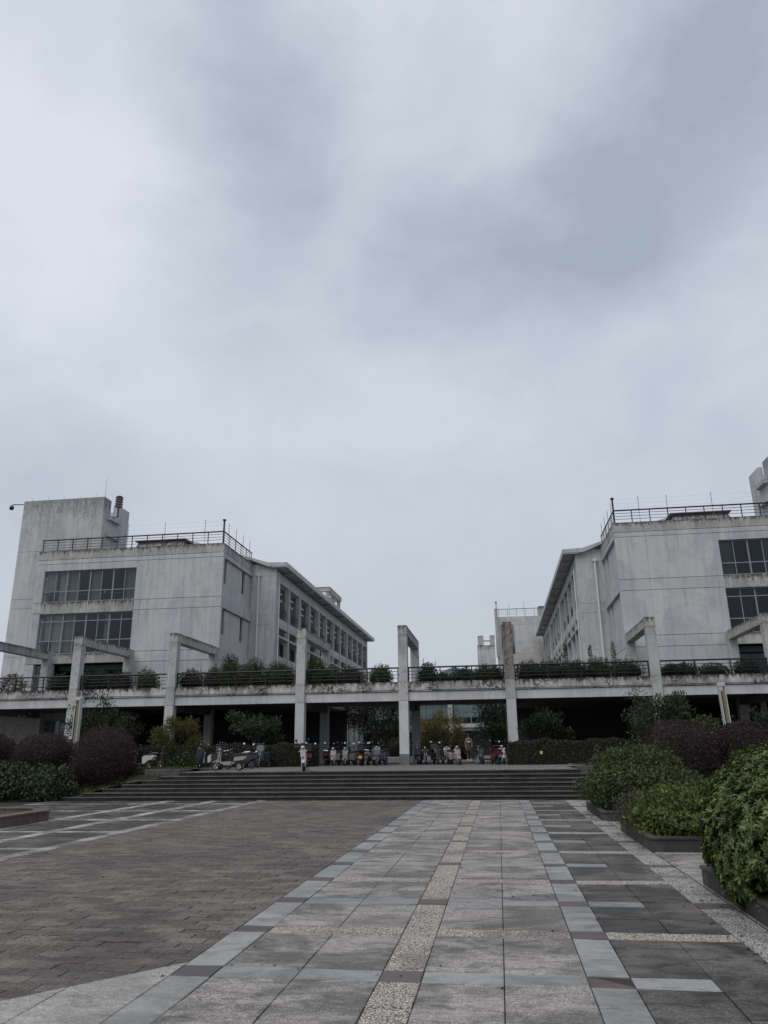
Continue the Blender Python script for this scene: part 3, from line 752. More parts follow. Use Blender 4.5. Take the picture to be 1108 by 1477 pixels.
    for zz in (15.98, 16.18, 16.38):
        MB().tube([(X(K1 - .1), ry, zz), (X(rk), ry, zz)], .018, 5).build('rail', 'black_metal', rl); MB().tube([(X(rk), ry + .03, zz), (X(rk), 55.5, zz)], .018, 5).build('rail', 'black_metal', rl)
    for k in range(13): MB().box(X(rk + (K1 - .2 - rk) * k / 12 - .028), X(rk + (K1 - .2 - rk) * k / 12 + .028), ry - .018, ry + .018, 15.742, 16.56).build('rail_post', 'black_metal', rl)
    for k in range(1, 6): MB().box(X(rk - .018), X(rk + .018), ry + 1.25 * k, ry + 1.25 * k + .036, 15.742, 16.56).build('rail_post', 'black_metal', rl)
    MB().box(X(rk - .05), X(rk + .05), ry - .055, ry + .045, 15.742, 17.42).box(X(rk - .1), X(rk + .1), ry - .1, ry + .1, 17.36, 17.46).build('corner_post', 'black_metal', rl)
    for kx in ((1.6, 4.6, 7.4, 10.2) if s < 0 else (1.8, 3.6, 6.4, 9.2, 11.9)):
        rod = MB().tube([(X(K0 + kx), YW + .3, 15.7), (X(K0 + kx), YW + .3, 17.55)], .014, 5)
        for zz in (16.7, 16.9, 17.1, 17.3, 17.5): rod.tube([(X(K0 + kx), YW + .3, zz - .02), (X(K0 + kx), YW + .3, zz + .02)], .035, 6)
        rod.build('fence_rod', 'grey_metal', t)
    for yy in (50.2, 51.8, 53.4, 55.0):
        rod = MB().tube([(X(K0 + .15), yy, 15.7), (X(K0 + .15), yy, 17.5)], .014, 5)
        for zz in (16.7, 16.9, 17.1, 17.3): rod.tube([(X(K0 + .15), yy, zz - .02), (X(K0 + .15), yy, zz + .02)], .035, 6)
        rod.build('fence_rod', 'grey_metal', t)
    for zz in (16.8, 17.1, 17.4): MB().tube([(X(K0 + .15), 49.3, zz), (X(K1 - .4), YW + .3, zz)], .0025, 4).build('fence_wire', 'grey_metal', t)
    # tower with notched crown
    ty = 50.5; kt0, kt1 = 23.35, 29.9
    if s > 0: kt0, kt1 = 23.9, 30.4
    tz = 20.22; th = .02
    zs = [ZT, 5.1, 8.4, 9.1, 11.9, 12.6, 16.2, tz]
    tw = MB()
    tower = MB().box(X(kt0 + .03), X(kt1 - .03), ty + .025, ty + 3.69, 15.32, 19.1).box(X(K1 + .003), X(kt1 - .03), ty + .025, ty + 3.9, ZT, 15.317).build('tower', 'concrete_plain', t)
    for z0, z1 in zip(zs[:-1], zs[1:]):
        if z1 <= 16.3: MB().box(X(max(kt0, K1 + .01)), X(kt1), ty, ty + .3, z0 + g, z1 - g).build('tower_panel', 'concrete', tower)
        else: MB().box(X(kt0), X(kt1), ty, ty + .32, z0 + g, z1).build('tower_panel', 'concrete_tower', tower)
    MB().box(X(kt0), X(kt0 + .3), ty + .323, ty + 1.05, 15.5, tz - .01).build('tower_panel', 'concrete_tower', tower)
    MB().box(X(kt0), X(kt0 + .3), ty + 2.0, ty + 4.0, 15.5, tz - .02).build('merlon', 'concrete', tower)
    MB().box(X(kt0), X(kt0 + .3), ty + 1.053, ty + 1.997, 15.5, 18.95).build('tower_panel', 'concrete', tower)
    MB().box(X(kt1 - .3), X(kt1), ty + .323, ty + 4, 15.5, tz - .02).build('tower_panel', 'concrete', tower)
    MB().box(X(kt0 + .3), X(kt1 - .3), ty + 3.7, ty + 4, 15.5, tz - .03).build('tower_panel', 'concrete', tower)
    for zl in (18.6, 17.3): MB().box(X(kt0 - .32), X(kt0 - .003), ty + .6, ty + 2.3, zl, zl + .22).build('ledge', 'concrete_tower', tower)
    for k in range(5): MB().tube([(X(kt0 + .8 + k * 1.3), ty + .15, tz), (X(kt0 + .8 + k * 1.3), ty + .15, tz + .28)], .012, 4).build('spike', 'grey_metal', tower)
    return t, X
def wing(s):
    X = lambda k_: A + s * k_
    lab = {-1: 'long arcaded wing with overhanging eave behind the left block', 1: 'long arcaded wing with overhanging eave behind the right block'}[s]
    t = thing('wing', lab, 'building', (0, 0, 0), 0, 'arcaded classroom wings')
    K = 11.35; Y0, Y1 = 55.7, 98.3; NB = 12; pit = (Y1 - Y0 - .3) / NB
    # gable end wall in panels
    for z0, z1 in ((ZT, 7.66), (7.66, 8.36), (8.36, 11.0), (11.0, 11.7), (11.7, 14.75), (14.75, 15.7)):
        MB().box(X(K), X(K + 9), Y0, Y0 + .35, z0 + .01, z1 - .01).build('gable_panel', 'concrete', t)
    MB().box(X(K + .02), X(K + 9), Y0 + .02, Y0 + .33, ZT, 15.7).build('gable_core', 'concrete_plain', t)
    dp = MB().tube([(X(12.72), Y0 - .1, 4.9), (X(12.72), Y0 - .1, 14.75)], .085, 8).box(X(12.57), X(12.87), Y0 - .2, Y0 - .003, 14.755, 14.95).build('downpipe', 'white_pipe', t)
    # long side: beams, columns, corridor
    MB().box(X(K), X(K + .3), Y0 + .36, Y1, 14.42, 15.2).build('top_beam', 'concrete_light', t)
    MB().box(X(K + .02), X(K + 2.2), Y0 + .36, Y1, 11.0, 11.25).build('corridor_floor', 'concrete_plain', t)
    MB().box(X(K + .02), X(K + 2.2), Y0 + .36, Y1, 7.9, 8.15).build('corridor_floor', 'concrete_plain', t)
    MB().box(X(K + .3), X(K + 2.2), Y0 + .36, Y1, 14.3, 14.41).build('corridor_ceiling', 'concrete_plain', t)
    for zb in (11.26, 8.16): MB().box(X(K + 1.9), X(K + 2.1), Y0 + .36, Y1, zb, zb + 3.0 if zb > 9 else 10.99).build('corridor_wall', 'concrete_plain', t)
    MB().box(X(K + 2.3), X(K + 9), Y0 + .36, Y1, ZT, 15.6).build('core', 'concrete_plain', t)
    MB().box(X(K), X(K + 9), Y1 + .003, Y1 + .3, ZT, 15.6).build('end_wall', 'concrete', t)
    for i in range(NB + 1):
        y = Y0 + .36 + pit * i
        w = .17
        if i == 0: y += .15
        if i == NB: y -= .2
        MB().box(X(K - .05), X(K + .32), y - w, y + w, ZT, 14.415).build('column', 'concrete_light', t)
        if i in (4, 8, 0): MB().tube([(X(K - .13), y, 2), (X(K - .13), y, 14.3)], .055, 7).build('downpipe', 'white_pipe', t)
    for i in range(NB):
        a = Y0 + .36 + pit * i + (.33 if i == 0 else .175); b = Y0 + .36 + pit * (i + 1) - (.38 if i == NB - 1 else .175)
        MB().box(X(K + .03), X(K + .25), a, b, 10.92, 11.64).build('spandrel', 'concrete_light', t)
        MB().box(X(K + .03), X(K + .25), a, b, 7.82, 8.72).build('spandrel', 'concrete_light', t)
        MB().box(X(K - .1), X(K + .2), a, b, 10.12, 10.26).build('sunshade', 'concrete_light', t)
        fin = MB().box(X(K + .33), X(K + 1.88), a + (b - a) * .52, a + (b - a) * .52 + .1, 11.26, 14.29).build('fin_wall', 'concrete_plain', t)
        for zz in (13.0, 13.55): MB().box(X(K + .06), X(K + .5), a + .003, a + (b - a) * .45, zz, zz + .13).build('louvre', 'concrete_light', t)
        w_ = MB().box(X(K + 1.84), X(K + 1.897), a + .5, b - .5, 9.0, 10.6).build('window', 'frame_metal', t)
        MB().box(X(K + 1.82), X(K + 1.838), a + .56, (a + b) / 2 - .03, 9.06, 10.54).build('pane', 'room_dark', w_); MB().box(X(K + 1.82), X(K + 1.838), (a + b) / 2 + .03, b - .56, 9.06, 10.54).build('pane', 'room_dark', w_)
        w_ = MB().box(X(K + 1.84), X(K + 1.897), a + .3, b - .3, 12.2, 13.9).build('window', 'frame_metal', t)
        MB().box(X(K + 1.82), X(K + 1.838), a + .36, (a + b) / 2 - .03, 12.26, 13.84).build('pane', 'room_dark', w_); MB().box(X(K + 1.82), X(K + 1.838), (a + b) / 2 + .03, b - .36, 12.26, 13.84).build('pane', 'room_dark', w_)
        r_ = MB().tube([(X(K + .14), a, 12.5), (X(K + .14), b, 12.5)], .03, 5).tube([(X(K + .14), a, 12.1), (X(K + .14), b, 12.1)], .014, 4).build('railing', 'black_metal', t)
        nb = 9
        br = MB()
        for k_ in range(nb + 1): yy = a + .02 + (b - a - .04) * k_ / nb; br.tube([(X(K + .14), yy, 11.64), (X(K + .14), yy, 12.5)], .011, 4)
        br.build('balusters', 'black_metal', r_)
        # lower windows stage below the deck
        MB().box(X(K + .4), X(K + .5), a, b, ZT, 7.8).build('lower_wall', 'concrete_plain', t)
        # soffit rib
        MB().box(X(K - .78), X(K - .06), Y0 + .3 + pit * (i + .5) - .06, Y0 + .3 + pit * (i + .5) + .06, 15.18, 15.35).build('soffit_rib', 'concrete_plain', t)
    # roof with flared eave
    prof = [(K - .85, 15.42), (K - .85, 15.70), (K + .6, 15.76), (K + 1.9, 16.18), (K + 7.5, 18.0), (K + 7.5, 17.6), (K + 1.9, 15.98), (K + .6, 15.45)]
    if s < 0: prof = prof[::-1]
    ya, yb = Y0 - .35, Y1 + .8
    MB().loft([[(X(a), ya, b) for a, b in prof], [(X(a), yb, b) for a, b in prof]]).build('roof', 'concrete_plain', t)
    MB().box(X(K - .84), X(K + .3), ya + .02, yb - .02, 15.36, 15.418).build('soffit', 'concrete_plain', t)
    MB().box(X(K - .89), X(K - .853), ya, yb, 15.35, 15.74).build('fascia', 'concrete_light', t)
    return t, X
bl, XL = building(-1); br_, XR = building(1)
wl, _ = wing(-1); wr, _ = wing(1)
# concrete frame on the left wing's roof
rf = thing('roof_frame', 'small open concrete frame on the left wing roof', 'roof frame', (-18.9, 84, 16.55))
for (x, y) in ((-1, -3), (1, -3), (1, 0), (1, 3), (-1, 3)): MB().box(x - .18, x + .18, y - .2, y + .2, -1.2, 2.0).build('post', 'concrete_post', rf)
MB().box(-1.3, 1.3, -3.3, -2.7, 2.003, 2.5).box(.75, 1.3, -2.69, 2.69, 2.003, 2.5).box(-1.3, 1.3, 2.7, 3.3, 2.003, 2.5).build('beam', 'concrete_weathered', rf)

# ------------------------------------------------------------------ buildings closing the courtyard
bb = thing('far_block', 'far concrete block with roof railing behind the right wing', 'building', (0, 0, 0))
for z0, z1 in ((ZT, 12.6), (12.6, 13.35), (13.35, 17.1), (17.1, 18.2)):
    if z0 == 13.35:
        MB().box(.5, 1.0, 100, 100.3, z0 + .015, z1 - .015).build('wall_panel', 'concrete_plain', bb); MB().box(2.75, 9.2, 100, 100.3, z0 + .015, z1 - .015).build('wall_panel', 'concrete_plain', bb)
        MB().box(1.0, 2.75, 100.003, 100.3, 13.36, 14.3).build('wall_panel', 'concrete_dark', bb)
        w_ = MB().box(1.02, 1.1, 100.05, 100.15, 14.31, 17.08).box(2.65, 2.73, 100.05, 100.15, 14.31, 17.08).box(1.1, 2.65, 100.05, 100.15, 15.1, 15.2).box(1.1, 2.65, 100.05, 100.15, 16.5, 16.6).box(1.84, 1.92, 100.05, 100.15, 14.31, 17.08).build('window', 'frame_metal', bb)
        for a, b in ((1.1, 1.84), (1.92, 2.65)):
            for c_, d_ in ((14.31, 15.1), (15.2, 16.5), (16.6, 17.08)): MB().quad((a, 100.1, c_), (b, 100.1, c_), (b, 100.1, d_), (a, 100.1, d_)).build('pane', 'glass', w_)
    else: MB().box(.5, 9.2, 100, 100.3, z0 + .015, z1 - .015).build('wall_panel', 'concrete_plain', bb)
MB().box(.52, 1.0, 100.02, 108, ZT, 18.1).box(2.76, 9.1, 100.02, 108, ZT, 18.1).box(1.0, 2.76, 103, 108, ZT, 18.1).build('core', 'concrete_plain', bb)
MB().box(.35, .75, 99.85, 100.4, 13, 19.3).build('corner_pier', 'concrete_post', bb)
MB().tube([(.62, 100.1, 19.3), (.62, 100.1, 20.0)], .05, 6).ball((.62, 100.0, 20.1), .12, .16, .14).build('lamp', 'black_metal', bb)
rl = MB().tube([(.76, 100.1, 19.2), (9.2, 100.1, 19.2)], .04, 5).build('roof_railing', 'black_metal', bb)
for zz in (18.5, 18.75, 18.98): MB().tube([(.76, 100.1, zz), (9.2, 100.1, zz)], .016, 4).build('rail', 'grey_metal', rl)
for k in range(8): MB().tube([(.9 + 1.15 * k, 100.1, 18.2), (.9 + 1.15 * k, 100.1, 19.2)], .02, 4).build('rail_post', 'black_metal', rl)
for x in (2.3, 4.2): MB().tube([(x, 100.4, 18.2), (x, 100.4, 20.1)], .02, 4).build('fence_rod', 'grey_metal', bb)
MB().box(6.1, 7.4, 101, 103, 18.1, 19.6).build('stair_head', 'concrete_weathered', bb)
lb_ = thing('stair_tower', 'low far tower with two merlons left of the far block', 'tower', (-1.0, 99.5, 0))
for z0, z1 in ((ZT, 12.5), (12.5, 14.0), (14.0, 14.5)): MB().box(-1.1, 1.2, 0, 2.5, z0, z1 - .02).build('wall_panel', 'concrete' if z1 < 14.4 else 'concrete_weathered', lb_)
MB().box(-1.0, -.25, .0, .4, 14.5, 15.75).build('merlon', 'concrete_post', lb_); MB().box(.55, 1.2, .0, .4, 14.5, 15.75).build('merlon', 'concrete_post', lb_); MB().box(-.249, .549, .1, .3, 15.0, 15.15).build('bar', 'concrete_post', lb_)

lk = thing('link_building', 'glazed low building across the far side of the courtyard', 'building', (0, 0, 0))
for x0, x1, off in ((-16.2, -5.7, 3.0), (-5.15, -.9, 0.0), (-.9, 6.2, 1.0)):
    y = 92 + off; I = lambda k_: k_
    win_grid(lk, I, x0 + .03, x1 - .03, y, 4.55, 6.9, int((x1 - x0) / .95), (5.6, 6.5), [], 'glass', 'frame_metal')
    MB().box(x0, x1, y - .5, y + .3, 4.1, 4.5).build('ledge', 'concrete_light', lk); MB().box(x0, x1, y - .2, y + .3, 3.75, 4.095).build('beam', 'concrete_plain', lk)
    MB().box(x0, x1, y - .2, y + .3, 6.95, 8.6).build('wall_panel', 'concrete', lk)
    MB().box(x0, x1, y + 4.5, y + 4.7, ZT, 5.4).build('back_wall', 'curtain', lk); MB().box(x0, x1, y + 4.5, y + 4.7, 6.9, 8.6).build('back_wall', 'curtain', lk); MB().box(x0, x1, y + .31, y + 4.49, 4.0, 4.2).build('floor_slab', 'room_wall', lk)  # gap in the back wall added so sky behind brightens the panes
MB().box(-5.69, -5.16, 91.4, 95.2, ZT, 8.6).build('column', 'concrete_light', lk)
MB().box(-16.2, 6.2, 96.6, 96.75, ZT, 3.9).build('ground_floor_wall', 'room_dark', lk)
MB().box(-16.2, 6.2, 91.6, 98, 8.603, 8.8).build('roof', 'roof_tile', lk)

# ------------------------------------------------------------------ hills beyond
hv = MB(); prof = [(-300, 30), (-230, 60), (-170, 82), (-120, 100), (-92, 108), (-63, 120), (-40, 116), (-15, 113), (40, 121), (110, 105), (220, 80), (340, 40)]
fr_ = [(x, 1200 + 30 * math.sin(x * .02), z) for x, z in prof]
for i in range(len(fr_) - 1):
    a, b = fr_[i], fr_[i + 1]
    hv.quad((a[0] * 1.05, 1020, 0), (b[0] * 1.05, 1020, 0), (b[0], b[1] - 60, b[2] * .72), (a[0], a[1] - 60, a[2] * .72)); hv.quad((a[0], a[1] - 60, a[2] * .72), (b[0], b[1] - 60, b[2] * .72), b, a); hv.quad(a, b, (b[0] * 1.1, 1500, 0), (a[0] * 1.1, 1500, 0))
struct(hv.build('hills', 'hill_green', None, True), 'far hill between the buildings')

# ------------------------------------------------------------------ foliage
def unit(n, rs_, zmin=-1.0):
    z = rs_.uniform(zmin, 1, n); a = rs_.uniform(0, 2 * np.pi, n); r = np.sqrt(1 - z * z)
    return np.stack([r * np.cos(a), r * np.sin(a), z], 1)
def lump(d_, seed, freq=3.0, n=7):
    r_ = np.random.RandomState(seed); out = np.zeros(len(d_))
    for i in range(n):
        k_ = r_.normal(size=3) * freq * (1 + .5 * i); out += np.sin(d_ @ k_ + r_.uniform(0, 6.28)) / (1 + .7 * i)
    return out / 2.2
def norm(v): return v / (np.linalg.norm(v, axis=1, keepdims=True) + 1e-9)
def leaf_mesh(name, pts, dirs, nrm, L, Wd, rs_, var=.35, fold=.18, oval=False):
    """leaf faces: base -> tip along dirs, lying on nrm"""
    n = len(pts)
    dirs = norm(dirs); b = norm(np.cross(dirs, nrm)); nn = norm(np.cross(b, dirs))
    s = (1 + var * rs_.uniform(-1, 1, n))[:, None]
    K_ = 6 if oval else 4
    V = np.empty((n, K_, 3)); idx = np.arange(n)[:, None] * K_
    V[:, 0] = pts
    if oval:
        V[:, 3] = pts + dirs * L * s - nn * L * .16 * s
        for j, sg in ((1, 1), (5, -1)): V[:, j] = pts + dirs * L * .36 * s + sg * b * Wd * .46 * s + nn * Wd * fold * s
        for j, sg in ((2, 1), (4, -1)): V[:, j] = pts + dirs * L * .76 * s + sg * b * Wd * .40 * s + nn * (Wd * fold - L * .06) * s
        F_ = np.concatenate([idx + np.array(t_) for t_ in ((0, 1, 3), (1, 2, 3), (0, 3, 5), (3, 4, 5))], 1).reshape(-1)
    else:
        V[:, 2] = pts + dirs * L * s - nn * L * .12 * s
        V[:, 1] = pts + dirs * L * .48 * s + b * Wd * .5 * s + nn * Wd * fold * s
        V[:, 3] = pts + dirs * L * .48 * s - b * Wd * .5 * s + nn * Wd * fold * s
        F_ = np.concatenate([idx + np.array([0, 1, 2]), idx + np.array([0, 2, 3])], 1).reshape(-1)
    me = bpy.data.meshes.new(name); me.vertices.add(n * K_); me.vertices.foreach_set('co', V.reshape(-1))
    me.loops.add(len(F_)); me.loops.foreach_set('vertex_index', F_.astype(np.int32))
    nf = len(F_) // 3; me.polygons.add(nf); me.polygons.foreach_set('loop_start', np.arange(nf, dtype=np.int32) * 3); me.polygons.foreach_set('loop_total', np.full(nf, 3, np.int32))
    me.update(calc_edges=True); return me
def rosette_pts(pts, axis, k_, rs_, spread=.9):
    """k leaves round each shoot"""
    n = len(pts); axis = norm(axis)
    t = norm(np.cross(axis, norm(rs_.normal(size=(n, 3))))); b = np.cross(axis, t)
    P_, D_, N_ = [], [], []
    for i in range(k_):
        a = 2 * np.pi * (i / k_) + rs_.uniform(-.3, .3, n)
        rad = t * np.cos(a)[:, None] + b * np.sin(a)[:, None]
        up = rs_.uniform(.1, .8, n)[:, None]
        P_.append(pts); D_.append(rad * spread + axis * up); N_.append(axis + rad * -.3)
    return np.concatenate(P_), np.concatenate(D_), np.concatenate(N_)
def shell(n, c, rad, seed, lumpy=.12, freq=3.0, depth=.22, zmin=-.55, power=2.0, sup=2.0, tier=0.0):
    rs_ = np.random.RandomState(seed); d_ = unit(n, rs_, zmin)
    if sup != 2.0:
        d_ = d_ / (np.sum(np.abs(d_) ** sup, 1, keepdims=True) ** (1 / sup))
    r = 1 + lumpy * lump(d_, seed, freq)
    if tier: r = r + tier * np.sin(d_[:, 2] * 30 + 2.5 * lump(d_, seed + 5, 5.0))
    dep = 1 - depth * rs_.uniform(0, 1, n) ** power
    p_ = np.asarray(c) + d_ * np.asarray(rad) * (r * dep)[:, None]
    nn = norm(d_ / np.asarray(rad))
    return p_, nn, rs_
def core(c, rad, seed, lumpy, freq, f=.80, sup=2.0):
    mb = MB(); N1, N2 = 20, 12; rings = []
    for k_ in range(N2 + 1):
        t = math.pi * min(max(k_ / N2, .01), .99); dd = np.array([[math.sin(t) * math.cos(2 * math.pi * j / N1), math.sin(t) * math.sin(2 * math.pi * j / N1), -math.cos(t)] for j in range(N1)])
        if sup != 2.0: dd = dd / (np.sum(np.abs(dd) ** sup, 1, keepdims=True) ** (1 / sup))
        r = (1 + lumpy * lump(dd, seed, freq)) * f
        rings.append([tuple(x) for x in (np.asarray(c) + dd * np.asarray(rad) * r[:, None])])
    return mb.loft(rings)
def stems(t, c, rad, base_z, n, rs_, r0=.03):
    for i in range(n):
        a = rs_.uniform(0, 6.28); rr = rs_.uniform(.3, .8)
        tip = (c[0] + rad[0] * rr * math.cos(a), c[1] + rad[1] * rr * math.sin(a), c[2] + rad[2] * rs_.uniform(0, .6)); b_ = (c[0] + .15 * math.cos(a), c[1] + .15 * math.sin(a), base_z)
        mid = tuple(b_[k_] * .5 + tip[k_] * .5 + rs_.uniform(-.06, .06) for k_ in range(3))
        MB().tube([b_, mid, tip], r0, 5, r0 * .3).build('stem', 'twig', t)
def shrub(name, label, cat, base, rad, cz, nleaf, L, Wd, mat, seed, lumpy=.14, freq=3.0, ros=0, depth=.25, zmin=-.6, group=None, corem='twig', sup=2.0, sprigs=0, sprmat=None, updir=.5, coref=.78, nst=3):
    t = thing(name, label, cat, base, 0, group); c = (0, 0, cz)
    p_, nn, rs_ = shell(nleaf, c, rad, seed, lumpy, freq, depth, zmin, 2.0, sup, .035 if name.startswith('clipped') else 0.0)
    keep = p_[:, 2] > .02 * rs_.rand(len(p_)); p_, nn = p_[keep], nn[keep]
    if ros:
        ax = norm(nn + np.array([0, 0, updir]) + rs_.normal(size=nn.shape) * .25); P_, D_, N_ = rosette_pts(p_, ax, ros, rs_)
    else:
        D_ = norm(nn * .6 + rs_.normal(size=nn.shape) * .7 + np.array([0, 0, updir * .4])); P_ = p_; N_ = nn + rs_.normal(size=nn.shape) * .5
    link('foliage', leaf_mesh('foliage', P_, D_, N_, L, Wd, rs_, oval=bool(ros)), mat, t)
    if corem:
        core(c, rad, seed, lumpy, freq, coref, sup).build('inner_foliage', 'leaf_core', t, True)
    stems(t, c, rad, -.05, nst, rs_)
    for i in range(sprigs):
        a = rs_.uniform(0, 6.28); rr = math.sqrt(rs_.uniform(0, .8)); x, y = rad[0] * rr * math.cos(a), rad[1] * rr * math.sin(a)
        z0 = cz + rad[2] * math.sqrt(max(.05, 1 - rr * rr)) * .9; h_ = rs_.uniform(.15, .55) * min(.8, rad[2])
        lean = (rs_.uniform(-.25, .25) * h_, rs_.uniform(-.25, .25) * h_)
        MB().tube([(x, y, z0 - .15), (x + lean[0] * .4, y + lean[1] * .4, z0 + h_ * .5), (x + lean[0], y + lean[1], z0 + h_)], .007, 4, .003).build('sprig', 'twig', t)
        m_ = 22; tt = rs_.uniform(0, 1, m_)[:, None]; P_ = np.array([x, y, z0 - .1]) + tt * np.array([lean[0], lean[1], h_ + .1]); dd = norm(rs_.normal(size=(m_, 3)) + np.array([0, 0, .6]))
        link('sprig_leaves', leaf_mesh('sprig_leaves', P_, dd, norm(rs_.normal(size=(m_, 3)) + np.array([0, 0, 1])), L * 1.1, Wd, rs_), sprmat or mat, t)
    return t
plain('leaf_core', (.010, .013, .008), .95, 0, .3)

# --- right-hand planter shrubs
shrub('shrub', 'big glossy rounded shrub cut off by the right edge', 'shrub', (4.46, 10.15, .06), (2.05, 2.0, 1.14), .68, 14500, .066, .024, 'leaf_glossy', 3, .085, 5.0, 8, .22, -.95, 'shrubs in the right-hand planters', updir=.35, coref=.80, sup=2.5, sprigs=12)
shrub('shrub', 'yellow-green creeper shrub spilling over the middle right planter', 'shrub', (3.42, 16.5, .2), (.90, 1.3, .54), .20, 9500, .068, .038, 'leaf_fresh', 5, .34, 4.2, 0, .55, -.5, 'shrubs in the right-hand planters', updir=1.0, sprigs=34, coref=.66)
shrub('shrub', 'bare grey twiggy shrub beside the yellow-green creeper', 'shrub', (2.85, 17.6, .2), (.62, .75, .52), .22, 1700, .05, .028, 'leaf_grey', 6, .2, 4, 0, .6, -.3, 'shrubs in the right-hand planters', corem=None, sprigs=8, nst=12)
shrub('shrub', 'brown-grey dry shrub at the right end of the creeper planter', 'shrub', (4.25, 16.4, .2), (.5, .8, .5), .25, 2000, .06, .03, 'leaf_grey', 8, .2, 4, 0, .5, -.3, 'shrubs in the right-hand planters', nst=6)
shrub('shrub', 'broad dark green bush spreading over the steps\' right end', 'shrub', (3.78, 23.0, .12), (1.50, 1.5, 1.02), .66, 19000, .078, .042, 'leaf_mid', 9, .24, 4.0, 0, .42, -.8, 'shrubs in the right-hand planters', updir=.8, sprigs=34, coref=.70)
# --- clipped purple globes
def globe(label, x, y, z, r, rz, seed, n=19000):
    r *= .95
    return shrub('clipped_globe_shrub', label, 'shrub', (x, y, z), (r, r, rz), rz * .78, n, .05, .03, 'leaf_purple', seed, .028, 6.0, 0, .11, -.85, 'clipped purple globe shrubs', updir=.1, coref=.9, sup=2.25)
globe('large clipped purple globe just left of the steps', -16.35, 31.2, .58, 1.34, 1.26, 21)
globe('clipped purple globe second from the steps on the left', -20.15, 33.0, .80, 1.32, 1.05, 22)
globe('purple globe shrub cut off by the left edge', -23.6, 33.6, .8, 1.45, 1.1, 23)
globe('tall clipped purple globe behind the dark bush on the right', 6.18, 28.6, .70, 1.27, 1.10, 24)
globe('purple globe shrub at the right edge under the leaning lamp', 8.62, 29.6, .80, 1.05, 1.0, 25)
shrub('shrub', 'small green bush rising between the two right-hand globes', 'shrub', (7.75, 31.5, 1.0), (.75, .7, .95), .85, 2800, .10, .05, 'leaf_mid', 26, .2, 3.5, 0, .35, -.6, updir=.9, sprigs=5)
# --- green bank shrubs on the left
for i, (x, y, r, h_, lb) in enumerate([(-18.0, 30.1, 1.25, .70, 'leafy blue-green bank shrub nearest the left end of the steps'), (-20.1, 30.0, 1.35, .82, 'leafy blue-green bank shrub in front of the second globe'), (-22.3, 30.0, 1.4, .9, 'leafy blue-green bank shrub at the left edge')]):
    shrub('bank_shrub', lb, 'shrub', (x, y, .05), (r, .95, h_), h_ * .55, 5200, .13, .07, 'leaf_bluegreen', 31 + i, .28, 4.2, 0, .45, -.7, 'leafy shrubs on the left bank', updir=.7, sprigs=14, coref=.7)
shrub('bank_shrub', 'small bush on the grass between globe and steps', 'shrub', (-14.95, 32.0, .75), (.35, .3, .26), .12, 500, .08, .04, 'leaf_mid', 36, .2, 4, 0, .5, -.4)
shrub('bank_shrub', 'low leafy plant below the large left globe', 'shrub', (-15.7, 30.9, .4), (.55, .4, .32), .15, 900, .09, .05, 'leaf_mid', 37, .2, 4, 0, .5, -.4)
# --- hedges on the terrace
def hedge(label, x0, x1, y0, y1, z1, seed, mat='leaf_hedge', dens=420):
    t = thing('hedge', label, 'hedge', ((x0 + x1) / 2, (y0 + y1) / 2, ZT), 0, 'clipped hedges under the raised walkway')
    w, l, h_ = (x1 - x0) / 2, (y1 - y0) / 2, z1 - ZT; rs_ = np.random.RandomState(seed)
    P_, N_ = [], []
    for (ax, area) in (('f', 2 * w * h_), ('t', 4 * w * l), ('b', 2 * w * h_), ('l', 2 * l * h_), ('r', 2 * l * h_)):
        n = int(area * dens); u, v = rs_.uniform(-1, 1, n), rs_.uniform(0, 1, n)
        if ax in 'fb': s_ = -1 if ax == 'f' else 1; p_ = np.stack([u * w, np.full(n, s_ * l), v * h_], 1); nn = (0, s_, 0)
        elif ax == 't': p_ = np.stack([u * w, (v * 2 - 1) * l, np.full(n, h_)], 1); nn = (0, 0, 1)
        else: s_ = -1 if ax == 'l' else 1; p_ = np.stack([np.full(n, s_ * w), u * l, v * h_], 1); nn = (s_, 0, 0)
        wob = .06 * np.sin(p_[:, 0] * 2.1 + seed) + .04 * np.sin(p_[:, 0] * 5.3 + p_[:, 2] * 4) + rs_.uniform(-.10, .04, n)
        P_.append(p_ + np.array(nn) * wob[:, None]); N_.append(np.tile(nn, (n, 1)))
    P_, N_ = np.concatenate(P_), np.concatenate(N_).astype(float)
    D_ = norm(N_ * .6 + rs_.normal(size=N_.shape) * .7 + np.array([0, 0, .3]))
    link('foliage', leaf_mesh('foliage', P_, D_, N_ + rs_.normal(size=N_.shape) * .5, .075, .04, rs_), mat, t)
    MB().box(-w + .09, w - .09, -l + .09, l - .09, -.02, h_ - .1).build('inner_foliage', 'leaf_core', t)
hedge('long clipped hedge left of the parked row, behind the white mopeds', -16.8, -9.55, 40.0, 41.5, 2.05, 41)
hedge('clipped hedge behind the yellowish tree, left of the long one', -23.5, -17.0, 39.6, 41.0, 2.0, 42)
hedge('long clipped hedge right of the parked row', .42, 7.6, 40.0, 41.4, 2.08, 43)
hedge('clipped hedge at the right, behind the globes', 7.8, 15.0, 39.4, 40.8, 2.02, 44)

